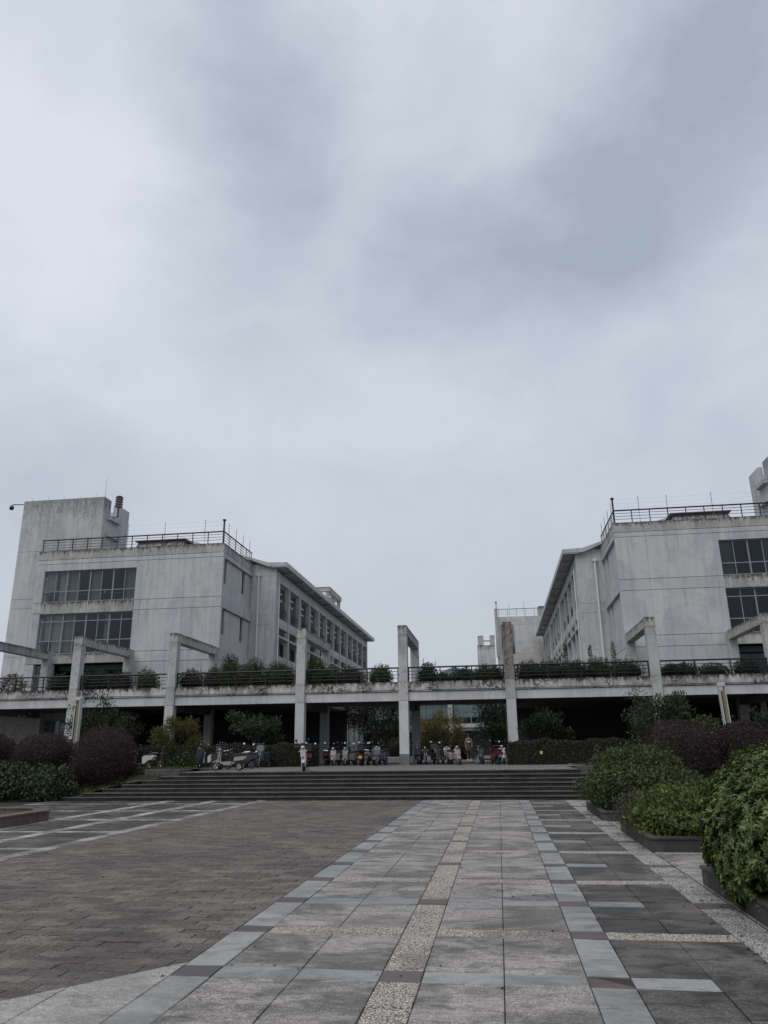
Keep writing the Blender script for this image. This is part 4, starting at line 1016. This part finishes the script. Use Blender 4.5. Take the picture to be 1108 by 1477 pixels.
# --- trees
def tree(name, label, base, h_, spread, trunk_h, nleaf, L, Wd, mat, seed, nb=7, tr=.05, group=None, cat='tree', up=.6, clump=.35, fan=False):
    t = thing(name, label, cat, base, 0, group); rs_ = np.random.RandomState(seed)
    tips = []
    top = (rs_.uniform(-.08, .08) * h_, rs_.uniform(-.08, .08) * h_, h_ * .8)
    MB().tube([(0, 0, -.05), (top[0] * .2, top[1] * .2, trunk_h), (top[0] * .6, top[1] * .6, h_ * .55), top], tr, 7, tr * .25).build('trunk', 'bark', t)
    tips.append(top)
    for i in range(nb):
        a = 6.283 * i / nb + rs_.uniform(-.4, .4); z0 = trunk_h * rs_.uniform(.55, 1.2); el = rs_.uniform(.25, 1.0)
        ln = spread * rs_.uniform(.7, 1.1)
        tip = np.array([math.cos(a) * ln, math.sin(a) * ln, z0 + (h_ - z0) * el * rs_.uniform(.7, 1.0)])
        mid = np.array([tip[0] * .45, tip[1] * .45, z0 + (tip[2] - z0) * .6])
        MB().tube([(0, 0, z0 * .8), tuple(mid), tuple(tip)], tr * .5, 5, tr * .12).build('limb', 'bark', t)
        tips += [tuple(tip), tuple(mid * .4 + tip * .6)]
        for k_ in range(2):
            e2 = mid + (tip - mid) * rs_.uniform(.2, .6); t2 = e2 + rs_.normal(size=3) * spread * .28 + np.array([0, 0, spread * .15])
            MB().tube([tuple(e2), tuple(t2)], tr * .2, 4, tr * .06).build('twig', 'bark', t); tips.append(tuple(t2))
    tips = np.array(tips); k_ = rs_.randint(0, len(tips), nleaf)
    off = unit(nleaf, rs_) * (rs_.uniform(0, 1, nleaf) ** .5)[:, None] * spread * clump * np.array([1, 1, .75])
    P_ = tips[k_] + off; P_[:, 2] = np.maximum(P_[:, 2], trunk_h * .35)
    D_ = norm(off / (spread * clump) + rs_.normal(size=P_.shape) * .6 + np.array([0, 0, up])); N_ = norm(rs_.normal(size=P_.shape) * .6 + np.array([0, 0, 1]))
    link('crown', leaf_mesh('crown', P_, D_, N_, L, Wd, rs_), mat, t)
    return t
tree('small_tree', 'small yellowish feathery tree at the top left of the steps', (-14.35, 33.6, ZT), 2.55, 1.0, .7, 3400, .19, .03, 'leaf_yellow', 51, 12, .045, clump=.27, up=.4)
shrub('bank_shrub', 'dark green bush at the foot of the yellowish tree', 'shrub', (-14.0, 33.5, ZT), (.75, .6, .55), .3, 1600, .09, .045, 'leaf_mid', 52, .25, 3.5, 0, .4, -.5)
tree('small_tree', 'dark spreading sapling above the long left hedge', (-13.3, 41.9, ZT), 3.0, 1.25, 1.3, 3400, .19, .05, 'leaf_bluegreen', 53, 9, .04, clump=.34, up=.7)
tree('small_tree', 'dark sapling above the right hedge near the eroded frame', (2.55, 41.9, ZT), 2.75, 1.0, 1.2, 3000, .17, .05, 'leaf_dark', 54, 8, .04, clump=.36, up=.7)
tree('small_tree', 'broad dark tree before the frame at the right building\'s corner', (7.5, 38.4, ZT), 3.15, 1.45, 1.0, 5200, .19, .05, 'leaf_bluegreen', 55, 10, .05, clump=.34, up=.6)
tree('small_tree', 'dark tree beside the leaning lamp at right', (11.6, 38.2, ZT), 2.75, 1.3, .9, 3800, .17, .05, 'leaf_dark', 56, 8, .05, clump=.36, up=.6)
tree('small_tree', 'dark tree behind the large left globe', (-20.4, 38.6, ZT), 3.3, 1.5, 1.2, 4200, .18, .045, 'leaf_dark', 57, 8, .05, clump=.34, up=.7)
tree('bare_tree', 'nearly bare small tree before the left building\'s ground floor', (-24.6, 36.6, ZT), 2.9, 1.15, .8, 520, .06, .025, 'leaf_grey', 58, 11, .055, clump=.3)
tree('bare_tree', 'thin bare sapling beside the left lamp', (-22.2, 40.2, ZT), 3.2, .6, 1.5, 60, .05, .02, 'leaf_grey', 59, 8, .022, clump=.3)
tree('courtyard_tree', 'olive-coloured bushy tree in the courtyard right of the middle frame', (-4.3, 60.0, ZT), 3.5, 1.75, .9, 7000, .15, .05, 'leaf_olive', 60, 13, .07, clump=.33, up=.8)
tree('courtyard_tree', 'large dark tree in shade left of the middle frame', (-8.2, 55.2, ZT), 4.8, 2.2, 1.2, 9000, .2, .07, 'leaf_dark', 61, 12, .09, clump=.36, up=.3)  # half shade is put into the dark leaf colour
tree('courtyard_tree', 'dark tree beside the eroded frame\'s post in the courtyard', (.9, 62.0, ZT), 5.6, 2.3, 1.0, 9000, .2, .08, 'leaf_shaded_green', 62, 12, .09, clump=.38, up=.2)  # leaf colour holds the courtyard shade
shrub('round_shrub', 'small rounded bush behind the walking person', 'shrub', (-2.9, 62.0, ZT), (1.2, 1.0, .95), .7, 2600, .10, .05, 'leaf_mid', 63, .08, 4, 0, .2, -.8)
shrub('round_shrub', 'brownish clipped bush just left of the middle frame', 'shrub', (-6.5, 52.5, ZT + .25), (1.2, 1.0, .8), .5, 2600, .08, .04, 'leaf_hedge', 64, .06, 4, 0, .18, -.7)
cb = thing('courtyard_kerb', 'pale low kerb in the courtyard left of the middle frame', 'kerb', (-7.2, 51.2, ZT))
MB().cbox(-3.0, 2.0, 0, 2.4, 0, .32, .03).build('kerb', 'concrete_light', cb)

# --- plants in the deck planter
DS = [(-28.93, 6.31, 1.28, 'half-bare bush behind the railing at the left edge'), (-26.08, 6.28, 1.13, 'dark bush just left of the frame by the green entrance'), (-23.42, 6.46, 1.5, 'broad dark bush in front of the green entrance'),
      (-22.0, 6.35, 1.2, 'middle of three dark bushes below the left long windows'), (-20.34, 6.43, 1.4, 'rounded bush left of the frame before the blank wall'), (-17.53, 6.31, 1.45, 'rounded bush just right of the frame before the blank wall'),
      (-16.35, 6.36, 1.28, 'dark bush second right of the frame before the blank wall'), (-15.25, 7.18, 1.2, 'tall plant with upright tip below the left downpipe'), (-13.97, 6.94, 1.9, 'broad tangled bush below the left gable wall'),
      (-12.42, 6.82, 1.9, 'pale-flowered bush left of the frame by the left wing'), (-10.05, 6.75, 1.2, 'bush peering out behind the frame by the left wing'), (-9.3, 6.2, 1.3, 'dark bush below the left wing\'s far bays'),
      (-8.19, 6.27, 1.28, 'bush where the left wing\'s eave ends'), (-6.39, 6.26, 1.36, 'bush just left of the middle frame'), (-3.77, 6.39, 1.05, 'upright dark bush just right of the middle frame'),
      (-2.85, 5.75, .95, 'low bush before the far blue hill'), (-1.76, 5.99, 1.3, 'bush below the far stair tower'), (-.64, 6.11, 1.13, 'bush two places left of the eroded frame'), (.0, 6.02, .8, 'small bush touching the eroded frame\'s left side'),
      (1.85, 6.27, 1.5, 'dense dark bush just right of the eroded frame'), (3.1, 6.35, 1.66, 'dense dark bush below the right eave\'s far end'), (4.33, 6.24, 1.5, 'dense dark bush below the right arcade'), (5.6, 6.32, 1.5, 'dense bush below the right gable wall'), (7.06, 6.25, 1.66, 'dense bush left of the frame at the right corner'),
      (9.31, 5.95, .98, 'thin sprawling bush right of the right corner frame'), (10.05, 6.05, 1.5, 'wide bush below the right building\'s blank wall'), (11.5, 5.94, 1.5, 'neat dome-shaped bush below the right building'), (13.13, 6.01, 1.3, 'spiky bush in front of the dark right entrance')]
for i, (x, zt, w, lb) in enumerate(DS):
    h_ = (zt - 5.12) / 1.62 * (1.06 if i not in (7, 8, 9) else .96)
    tall = i in (7, 8, 9, 10)
    shrub('deck_shrub', lb, 'shrub', (x, 43.1 + .25 * math.sin(i * 2.3), 5.10), (w * .56, .62, h_), h_ * .62, 2300 if not tall else 3200, .09, .038, 'leaf_grey' if i == 0 else ('leaf_mid' if tall or i in (4, 13) else 'leaf_dark'), 100 + i, .24 if i != 26 else .06, 4.0, 0, .4, -.7, 'bushes in the raised walkway planter', updir=.9, sprigs=5 if i not in (26, 4) else 1, sprmat='flower_white' if i == 9 else None, coref=.74, corem=None if i == 0 else 'twig')
for x, z, lb in ((3.9, 7.3, 'thin tall conifer shoot before the right arcade'), (5.25, 7.15, 'thin tall shoot before the right gable wall'), (6.5, 7.35, 'thin tall shoot nearest the right corner frame')):
    t = thing('tall_shoot', lb, 'plant', (x, 43.5, 5.1), 0, 'bushes in the raised walkway planter'); rs_ = np.random.RandomState(int(x * 10)); h_ = z - 5.1
    MB().tube([(0, 0, 0), (.03, 0, h_)], .015, 5, .005).build('stem', 'twig', t)
    n = 420; tt = rs_.uniform(.2, 1, n); D_ = norm(rs_.normal(size=(n, 3)) * np.array([1, 1, .4]) + np.array([0, 0, .7])); P_ = np.stack([.03 * tt, 0 * tt, tt * h_], 1) + D_ * (.14 * (1.15 - tt))[:, None]
    link('foliage', leaf_mesh('foliage', P_, D_, rs_.normal(size=(n, 3)), .11, .03, rs_), 'leaf_mid', t)
# --- weeds and grass
rs_ = np.random.RandomState(77); n = 6500
xs = rs_.uniform(-17, -13.1, n); ys = rs_.uniform(29.9, 33.2, n)
t_ = np.clip((ys - Y_END) / 2.6, 0, 1); inner = A - (12.15 - .66 * 7 * t_)
keep = xs < inner - .03; xs, ys, t_ = xs[keep], ys[keep], t_[keep]
zs_ = 1.01 * t_ + .03; P_ = np.stack([xs, ys, zs_], 1); D_ = norm(rs_.normal(size=P_.shape) * .5 + np.array([0, 0, 1.0]))
tag(link('bank_grass', leaf_mesh('bank_grass', P_, D_, rs_.normal(size=P_.shape), .16, .022, rs_), 'grass'), 'short yellowish grass on the left bank by the steps', 'grass', None, 'stuff')
rs_ = np.random.RandomState(78); n = 6000; xs = rs_.uniform(3.2, 12, n); ys = rs_.uniform(29.6, 33.5, n); t_ = np.clip((ys - Y_END) / 2.6, 0, 1); inner = A + (12.15 - .66 * 7 * t_)
keep = xs > inner; xs, ys, t_ = xs[keep], ys[keep], t_[keep]; P_ = np.stack([xs, ys, 1.01 * t_ + .03], 1); D_ = norm(rs_.normal(size=P_.shape) * .5 + np.array([0, 0, 1.0]))
tag(link('bank_grass', leaf_mesh('bank_grass', P_, D_, rs_.normal(size=P_.shape), .16, .022, rs_), 'grass'), 'short grass on the right bank under the globes', 'grass', None, 'stuff')
rs_ = np.random.RandomState(81); cl_ = rs_.uniform(-16.8, 5, 60); n = 900; k_ = rs_.randint(0, 60, n); st_i = rs_.randint(0, 7, 60); st_i[:38] = 0
xs = cl_[k_] + rs_.normal(size=n) * .10; ys = Y_END + TR * st_i[k_] - .03 - rs_.uniform(0, .05, n); zs_ = RI * st_i[k_] + .0
ok = (xs > -17.0 + .66 * st_i[k_]) & (xs < 6.9 - .66 * st_i[k_]); xs, ys, zs_ = xs[ok], ys[ok], zs_[ok]
P_ = np.stack([xs, ys, zs_], 1); D_ = norm(rs_.normal(size=P_.shape) * .6 + np.array([0, -.2, 1.0]))
tag(link('weeds', leaf_mesh('weeds', P_, D_, rs_.normal(size=P_.shape), .07, .02, rs_), 'grass'), 'small weeds sprouting along the step joints', 'weeds', None, 'stuff')
# dead leaves lying about
rs_ = np.random.RandomState(79); n = 420; xs = np.concatenate([rs_.uniform(-8.6, 2.5, 240), rs_.uniform(2.1, 2.7, 180)]); ys = np.concatenate([rs_.uniform(6.5, 29, 240), rs_.uniform(7, 24, 180)])
P_ = np.stack([xs, ys, np.full(n, .008)], 1); D_ = norm(rs_.normal(size=P_.shape) * np.array([1, 1, .12])); N_ = np.tile((0, 0, 1.0), (n, 1)) + rs_.normal(size=P_.shape) * .25
tag(link('leaf_litter', leaf_mesh('leaf_litter', P_, D_, N_, .045, .024, rs_), 'leaf_grey'), 'scattered dead leaves on the paving', 'leaves', None, 'stuff')

# ------------------------------------------------------------------ lamps
def lamp(label, x, y, lean):
    t = thing('box_lamp', label, 'lamp', (x, y, ZT), 0, 'tall box lamps'); t.rotation_euler = (0, lean, 0)
    MB().cbox(-.17, .17, -.17, .17, 0, .35, .02).build('base', 'plinth_stone', t)
    for a in ((-.135, -.095), (.10, .135)): MB().box(a[0], a[1], -.13, .13, .352, 3.30).build('side_frame', 'lamp_white', t)
    MB().box(-.097, .097, -.12, .12, .352, 3.12).build('panel', 'lamp_tan', t)
    MB().box(-.097, -.03, -.128, -.122, .5, 3.05).build('panel_strip', 'leaf_grey', t)
    MB().cbox(-.15, .15, -.15, .15, 3.304, 3.45, .02).build('cap', 'lamp_white', t)
lamp('white and tan box lamp before the frame at left', -20.5, 36.0, R(.4)); lamp('slightly leaning box lamp above the right-hand globes', 9.95, 36.0, R(-1.6))

# ------------------------------------------------------------------ tower siren and camera
sp = thing('siren', 'louvred drum siren on the left tower bracket', 'siren', (-27.75, 51.5, 18.83))
MB().tube([(0, 0, 0), (0, 0, .85)], .05, 8).build('pole', 'black_metal', sp)
for k in range(4): MB().lathe([(.10, 0), (.27, .02), (.30, .10), (.27, .12), (.10, .08)], 16, 'z', (0, 0, .80 + .20 * k)).build('horn_ring', 'grey_metal', sp)
MB().lathe([(.02, 0), (.28, .0), (.20, .10), (.02, .12)], 16, 'z', (0, 0, 1.60)).build('cap', 'black_metal', sp); MB().lathe([(.13, 0), (.13, .78)], 10, 'z', (0, 0, .82)).build('core', 'grey_metal', sp)
MB().tube([(0, .0, .1), (-.6, .3, .1)], .03, 6).build('stay', 'black_metal', sp)
sc = thing('security_camera', 'small dome camera on an arm at the left tower\'s corner', 'camera', (-34.95, 50.6, 20.0))
MB().tube([(0, 0, 0), (-.95, -.1, .02), (-1.0, -.1, -.1)], .035, 6).build('arm', 'black_metal', sc); MB().ball((-1.0, -.1, -.25), .17, .17, .17).build('dome', 'black_metal', sc); MB().lathe([(.14, 0), (.14, .12), (.05, .18)], 10, 'z', (-1.0, -.1, -.2)).build('housing', 'grey_metal', sc)
lr = thing('lightning_rod', 'tall thin rod standing on the left tower', 'rod', (-28.6, 50.9, 20.2)); MB().tube([(0, 0, 0), (0, 0, 1.7)], .018, 5, .008).build('rod', 'grey_metal', lr)
pot = thing('plant_pot', 'small white pot with leaves on the upper left windowsill', 'pot', (-26.95, 49.28, 12.56)); MB().lathe([(.07, 0), (.11, .2), (.09, .2), (.02, .17)], 10).build('pot', 'lamp_white', pot)
link('leaves', leaf_mesh('leaves', np.zeros((24, 3)) + np.array([0, 0, .18]), norm(rs.normal(size=(24, 3)) + np.array([0, 0, 1.2])), rs.normal(size=(24, 3)), .25, .05, rs), 'leaf_grey', pot)

# ------------------------------------------------------------------ scooters and mopeds
def wheel(t, y, r, wdt, rim='chrome'):
    w = MB().lathe([(r - .055, -wdt), (r - .015, -wdt), (r, -wdt * .45), (r, wdt * .45), (r - .015, wdt), (r - .055, wdt)], 20, 'x', (0, y, r), True).build('wheel', 'tyre', t, True)
    mb = MB().lathe([(.03, -wdt * .7), (.05, -wdt * .7), (.05, wdt * .7), (.03, wdt * .7)], 10, 'x', (0, y, r), True)
    mb.lathe([(r - .075, -wdt * .6), (r - .05, -wdt * .6), (r - .05, wdt * .6), (r - .075, wdt * .6)], 20, 'x', (0, y, r), True)
    for k in range(5):
        a = 2 * math.pi * k / 5; mb.tube([(0, y + .04 * math.cos(a), r + .04 * math.sin(a)), (0, y + (r - .06) * math.cos(a), r + (r - .06) * math.sin(a))], .018, 5)
    mb.build('rim', rim, w)
def scooter(label, x, y, head, paint, accent='black_plastic', box_=None, cover=None, plate=None, basket=False, moped=False, scale=1.0, lean=0.07, screen=False, cat='scooter'):
    t = thing('scooter', label, cat, (x, y, ZT), R(head), 'two-wheelers parked on the terrace'); t.scale = (scale * .93,) * 3; t.rotation_euler = (0, lean, R(head))
    r = .20 if not moped else .18
    wheel(t, .62, r, .05); wheel(t, -.58, r, .055)
    # front fork, fender, shield
    for sx_ in (-.07, .07): MB().tube([(sx_, .62, r), (sx_ * .8, .50, .62)], .022, 6).build('fork', 'chrome', t)
    MB().prism([(.40, .38), (.46, .46), (.62, .47), (.78, .40), (.80, .33), (.62, .43), (.46, .40)], -.075, .075, .02).build('front_fender', paint, t, False)
    if not moped:
        MB().prism([(.42, .25), (.50, .30), (.54, .60), (.48, .80), (.41, .88), (.36, .86), (.41, .74), (.44, .55), (.38, .30)], -.165, .165, .07).build('front_shield', paint, t)
        MB().prism([(-.22, .23), (.42, .23), (.44, .31), (-.22, .31)], -.17, .17, .03).build('floorboard', accent, t)
        MB().prism([(-.22, .25), (-.16, .62), (-.30, .70), (-.85, .72), (-.98, .66), (-.90, .50), (-.62, .44), (-.40, .28)], -.17, .17, .06).build('body', paint, t)
    else:
        MB().tube([(0, .46, .62), (0, .36, .34), (0, -.30, .34), (0, -.42, .62)], .045, 8).build('frame', paint, t)
        MB().prism([(-.18, .24), (.22, .24), (.24, .40), (-.18, .42)], -.10, .10, .03).build('battery_case', paint, t)
        MB().prism([(-.28, .42), (-.34, .62), (-.86, .66), (-.94, .56), (-.80, .46), (-.55, .44)], -.10, .10, .03).build('body', paint, t)
        MB().prism([(.42, .55), (.50, .58), (.48, .86), (.41, .90)], -.11, .11, .04).build('front_shield', paint, t)
    zs = .73 if not moped else .70
    MB().prism([(-.16, zs - .02), (-.18, zs + .05), (-.42, zs + .03), (-.55, zs + .08), (-.86, zs + .09), (-.90, zs + .02), (-.60, zs - .02)], -.14, .14, .05).build('seat', 'seat_black', t)
    MB().prism([(-.48, .40), (-.40, .46), (-.58, .48), (-.80, .40), (-.84, .30), (-.78, .32), (-.60, .43)], -.07, .07, .02).build('rear_fender', 'black_plastic', t)
    MB().tube([(.10, -.40, .30), (.12, -.80, .38)], .045, 8).build('motor_cover', 'black_plastic', t)
    # steering head
    MB().tube([(0, .46, .75), (0, .37, 1.0)], .03, 6).build('steering_column', 'black_plastic', t)
    hb = MB().tube([(-.34, .28, 1.03), (-.16, .36, 1.0), (.16, .36, 1.0), (.34, .28, 1.03)], .016, 6).build('handlebar', 'black_metal', t)
    for sx_ in (-1, 1):
        MB().tube([(sx_ * .24, .325, 1.015), (sx_ * .35, .275, 1.033)], .024, 6).build('grip', 'black_plastic', hb)
        mr = MB().tube([(sx_ * .20, .345, 1.02), (sx_ * .25, .36, 1.20)], .009, 4).lathe([(.005, -.015), (.055, -.012), (.06, .006), (.03, .02)], 12, 'y', (sx_ * .26, .36, 1.25)).build('mirror', 'black_plastic', t)
        MB().lathe([(.003, -.003), (.052, -.003), (.052, .0), (.003, .0)], 12, 'y', (sx_ * .26, .342, 1.25)).build('mirror_glass', 'mirror_glass', mr)
    hl = MB().ball((0, .45, .95), .09, .09, .075).build('headlight_housing', paint, t, True); MB().ball((0, .515, .945), .055, .035, .05).build('headlight', 'lens', hl, True)
    for sx_ in (-1, 1): MB().ball((sx_ * .15, .50, .80), .03, .02, .025, 8, 6).build('indicator', 'yellow_plate', t)
    MB().prism([(-.94, .58), (-.97, .66), (-1.0, .65), (-.98, .57)], -.10, .10, .02).build('tail_light', 'red_lens', t)
    if plate: MB().box(-.10, .10, -1.0, -.985, .40, .54).build('license_plate', plate, t)
    MB().tube([(-.13, -.70, zs + .06), (-.13, -1.0, zs + .12), (.13, -1.0, zs + .12), (.13, -.70, zs + .06)], .013, 5).build('rack', 'chrome', t)
    MB().tube([(-.05, -.1, .22), (-.22, -.12, .01)], .015, 5).build('kickstand', 'black_metal', t)
    if box_: 
        b_ = MB().cbox(-.20, .20, -1.22, -.84, zs + .14, zs + .44, .05).build('top_box', box_, t); MB().cbox(-.21, .21, -1.23, -.83, zs + .443, zs + .50, .03).build('lid', 'black_plastic', b_)
    if cover:
        MB().prism([(.30, .34), (.44, .30), (.60, .55), (.55, .82), (.45, .96), (.33, .94), (.26, .74)], -.20, .20, .08).build('leg_cover', cover, t)
    if basket:
        bk_ = MB()
        for k in range(6):
            z = .70 + .045 * k; w = .13 + .012 * k; bk_.tube([(-w, .52, z), (w, .52, z), (w, .52 + .2 + .01 * k, z), (-w, .52 + .2 + .01 * k, z), (-w, .52, z)], .006, 4)
        for k in range(7): xx = -.13 + .043 * k; bk_.tube([(xx, .72, .70), (xx * 1.4, .78, .93)], .005, 4)
        bk_.build('basket', 'grey_metal', t)
    if screen: MB().prism([(.50, .98), (.53, .98), (.44, 1.32), (.42, 1.32)], -.16, .16, .03).build('windscreen', 'lens', t)
    return t
SC = [dict(label='white scooter with pale seat behind the yellowish tree', x=-17.6, y=37.2, head=75, paint='paint_white', basket=True),
      dict(label='large dark grey-blue scooter side-on right of the yellowish tree', x=-13.5, y=35.6, head=88, paint='paint_grey', cover='paint_grey', scale=1.08),
      dict(label='white scooter half hidden behind the dark grey-blue one', x=-14.4, y=37.8, head=60, paint='paint_white', box_='paint_grey'),
      dict(label='navy scooter with grey top box before the left hedge', x=-12.4, y=37.0, head=100, paint='paint_navy', box_='paint_silver', plate='yellow_plate'),
      dict(label='small cream moped side-on near the top step', x=-11.75, y=33.4, head=82, paint='paint_cream', moped=True, scale=1.0),
      dict(label='scooter under a dark quilt parked against the left hedge', x=-11.9, y=39.2, head=168, paint='paint_navy', cover='paint_blue', plate='yellow_plate'),
      dict(label='white moped facing the steps alone on the terrace', x=-8.05, y=32.3, head=192, paint='paint_white', moped=True, scale=1.05),
      dict(label='dull orange scooter with black top box behind the lone white moped', x=-9.9, y=40.6, head=10, paint='paint_orange', box_='paint_black'),
      dict(label='dark scooter in shadow before the rear column', x=-9.35, y=42.6, head=5, paint='paint_black'),
      dict(label='cream-shielded black scooter left of the round-mirrored one', x=-8.75, y=42.2, head=175, paint='paint_cream', accent='black_plastic'),
      dict(label='pale mint scooter with cream front in the middle of the row', x=-7.95, y=42.0, head=160, paint='paint_mint'),
      dict(label='black scooter showing a yellow number plate', x=-7.3, y=41.8, head=4, paint='paint_black', plate='yellow_plate', box_='paint_black'),
      dict(label='cream scooter beside the yellow-plated black one', x=-6.95, y=42.8, head=-8, paint='paint_cream', plate='blue_plate'),
      dict(label='slate-blue scooter just left of the middle frame', x=-6.2, y=41.6, head=165, paint='paint_blue', cover='paint_blue', scale=1.05),
      dict(label='dark scooter tight against the middle frame\'s right side', x=-4.35, y=43.6, head=178, paint='paint_navy', cover='paint_navy'),
      dict(label='black moped second right of the middle frame', x=-3.95, y=42.9, head=188, paint='paint_black', moped=True),
      dict(label='black scooter with basket left of the silver-fronted one', x=-3.15, y=43.0, head=170, paint='paint_black', basket=True),
      dict(label='silver-fronted black scooter left of the pink one', x=-2.75, y=42.9, head=185, paint='paint_black', cover='paint_silver'),
      dict(label='pink scooter right of the middle frame', x=-2.3, y=41.7, head=205, paint='paint_pink'),
      dict(label='black scooter with bright mirror left of the red one', x=-.62, y=42.2, head=95, paint='paint_black'),
      dict(label='red and black scooter left of the right hedge', x=-.25, y=41.4, head=15, paint='paint_red', lean=.1, plate='blue_plate'),
      dict(label='white scooter tight against the right hedge', x=.12, y=42.6, head=190, paint='paint_white')]
SC += [dict(label='black scooter in shade between the cream and mint ones', x=-8.35, y=43.2, head=3, paint='paint_black'),
       dict(label='dark blue scooter second in from the slate-blue one', x=-6.65, y=43.6, head=182, paint='paint_navy'),
       dict(label='black moped in front of the rear column', x=-10.3, y=43.4, head=176, paint='paint_black', moped=True),
       dict(label='dark scooter with grey box behind the bicycle', x=-3.6, y=44.0, head=2, paint='paint_black', box_='paint_grey'),
       dict(label='grey scooter with its front turned to the white hedge-side one', x=-1.1, y=43.3, head=200, paint='paint_grey'),
       dict(label='dark scooter left of the quilt-covered one', x=-12.75, y=39.0, head=15, paint='paint_black', plate='blue_plate'),
       dict(label='black scooter close behind the cream moped', x=-12.3, y=35.2, head=95, paint='paint_black'),
       dict(label='dark scooter under the yellowish tree\'s left side', x=-16.4, y=38.0, head=80, paint='paint_black')]
for k in SC: scooter(**k)
# bicycle
bc = thing('bicycle', 'dark bicycle between scooters right of the middle frame', 'bicycle', (-3.45, 42.3, ZT), R(70)); bc.rotation_euler = (0, .1, R(70))
for y in (.52, -.52):
    w = MB().lathe([(.30, -.018), (.325, -.012), (.33, 0), (.325, .012), (.30, .018)], 24, 'x', (0, y, .33), True).build('wheel', 'tyre', bc)
    sp_ = MB()
    for k in range(10): a = math.pi * 2 * k / 10; sp_.tube([(0, y, .33), (0, y + .3 * math.cos(a), .33 + .3 * math.sin(a))], .003, 3)
    sp_.build('spokes', 'chrome', w)
MB().tube([(0, .42, .80), (0, -.05, .30), (0, -.18, .80), (0, .40, .74)], .016, 6).tube([(0, -.05, .30), (0, -.52, .33), (0, -.17, .74)], .012, 6).tube([(0, .40, .88), (0, .52, .33)], .014, 6).build('frame', 'black_metal', bc)
MB().prism([(-.32, .86), (-.30, .92), (-.05, .90), (-.05, .87)], -.07, .07, .03).build('saddle', 'seat_black', bc); MB().tube([(-.28, .30, .98), (-.1, .42, .94), (.1, .42, .94), (.28, .30, .98)], .012, 6).build('handlebar', 'black_metal', bc)
yt = thing('yellow_tag', 'small yellow card caught in the right hedge', 'card', (2.05, 39.88, 1.55)); MB().box(-.06, .06, -.012, .0, -.07, .07).build('card', 'yellow_plate', yt); yt.rotation_euler = (R(-8), R(12), 0)

# ------------------------------------------------------------------ person in the courtyard
def skin_body(name, verts, edges, radii, mat, parent, root=0):
    me = bpy.data.meshes.new(name); me.from_pydata(verts, edges, []); o = link(name, me, mat, parent)
    md = o.modifiers.new('skin', 'SKIN'); md.use_smooth_shade = True
    for i, r_ in enumerate(radii): me.skin_vertices[0].data[i].radius = r_ if isinstance(r_, tuple) else (r_, r_); me.skin_vertices[0].data[i].use_root = i == root
    sb = o.modifiers.new('sub', 'SUBSURF'); sb.levels = sb.render_levels = 2
    return o
pe = thing('person', 'person in brown dress walking through the courtyard with a dark bag', 'person', (-2.05, 54.5, ZT), R(185))
V = [(0, 0, .92), (0, .0, 1.10), (0, .01, 1.30), (0, .01, 1.42), (0, .02, 1.50), (0, .03, 1.60),
     (.09, 0, .88), (.10, .06, .50), (.10, .02, .10), (.10, .14, .04), (-.09, 0, .88), (-.10, -.02, .49), (-.10, -.16, .12), (-.10, -.05, .04),
     (.17, 0, 1.38), (.22, -.04, 1.12), (.21, .06, .90), (.21, .08, .82), (-.17, 0, 1.38), (-.22, .03, 1.12), (-.21, .12, .92), (-.21, .14, .84)]
E_ = [(0, 1), (1, 2), (2, 3), (3, 4), (4, 5), (0, 6), (6, 7), (7, 8), (8, 9), (0, 10), (10, 11), (11, 12), (12, 13), (3, 14), (14, 15), (15, 16), (16, 17), (3, 18), (18, 19), (19, 20), (20, 21)]
rr = [.13, .11, .13, .10, .045, (.085, .10), .085, .055, .036, .03, .085, .055, .036, .03, .05, .04, .03, .028, .05, .04, .03, .028]
skin_body('body', V, E_, rr, 'skin', pe)
MB().ball((0, -.01, 1.64), .10, .115, .115, 14, 10).build('hair', 'hair', pe, True); MB().prism([(-.13, 1.30), (-.02, 1.32), (-.03, 1.66), (-.12, 1.66)], -.09, .09, .04).build('hair', 'hair', pe)
MB().ball((0, .125, 1.585), .014, .02, .02, 8, 6).build('nose', 'skin', pe, True)
for sx_ in (-.035, .035): MB().ball((sx_, .112, 1.615), .014, .008, .008, 8, 6).build('eye', 'hair', pe)
dr = MB(); rings = []
for z, a, b in ((.56, .24, .21), (.75, .21, .18), (.95, .175, .15), (1.10, .15, .125), (1.28, .17, .14), (1.40, .165, .12), (1.455, .09, .08)):
    rings.append([(a * math.cos(2 * math.pi * j / 18) * (1 + .04 * math.sin(5 * j)), b * math.sin(2 * math.pi * j / 18), z) for j in range(18)])
dr.loft(rings).build('dress', 'cloth_brown', pe, True)
MB().prism([(-.02, 1.18), (.148, 1.18), (.15, 1.30), (.0, 1.32)], -.12, .12, .03).build('shirt_print', 'cloth_white', pe)
for sx_, y in ((.10, .07), (-.10, -.10)): MB().prism([(y - .10, .0), (y + .16, .0), (y + .14, .05), (y - .02, .10), (y - .09, .09)], sx_ - .045, sx_ + .045, .02).build('shoe', 'cloth_white', pe)
hnd = MB()
for k in range(4): hnd.tube([(.195 + .012 * k, .07, .82), (.19 + .012 * k, .09, .77), (.185 + .012 * k, .075, .735)], .008, 5)
hnd.tube([(.19, .09, .83), (.18, .115, .79)], .009, 5); hnd.build('fingers', 'skin', pe)
bg_ = thing('handbag', 'dark bag hanging from the walking person\'s hand', 'bag', (-2.28, 54.45, ZT + .42)); MB().prism([(-.14, 0), (.14, 0), (.11, .26), (-.11, .26)], -.06, .06, .025).build('bag', 'cloth_black', bg_); MB().tube([(0, -.08, .25), (0, -.05, .36), (0, .05, .36), (0, .08, .25)], .008, 5).build('strap', 'cloth_black', bg_)
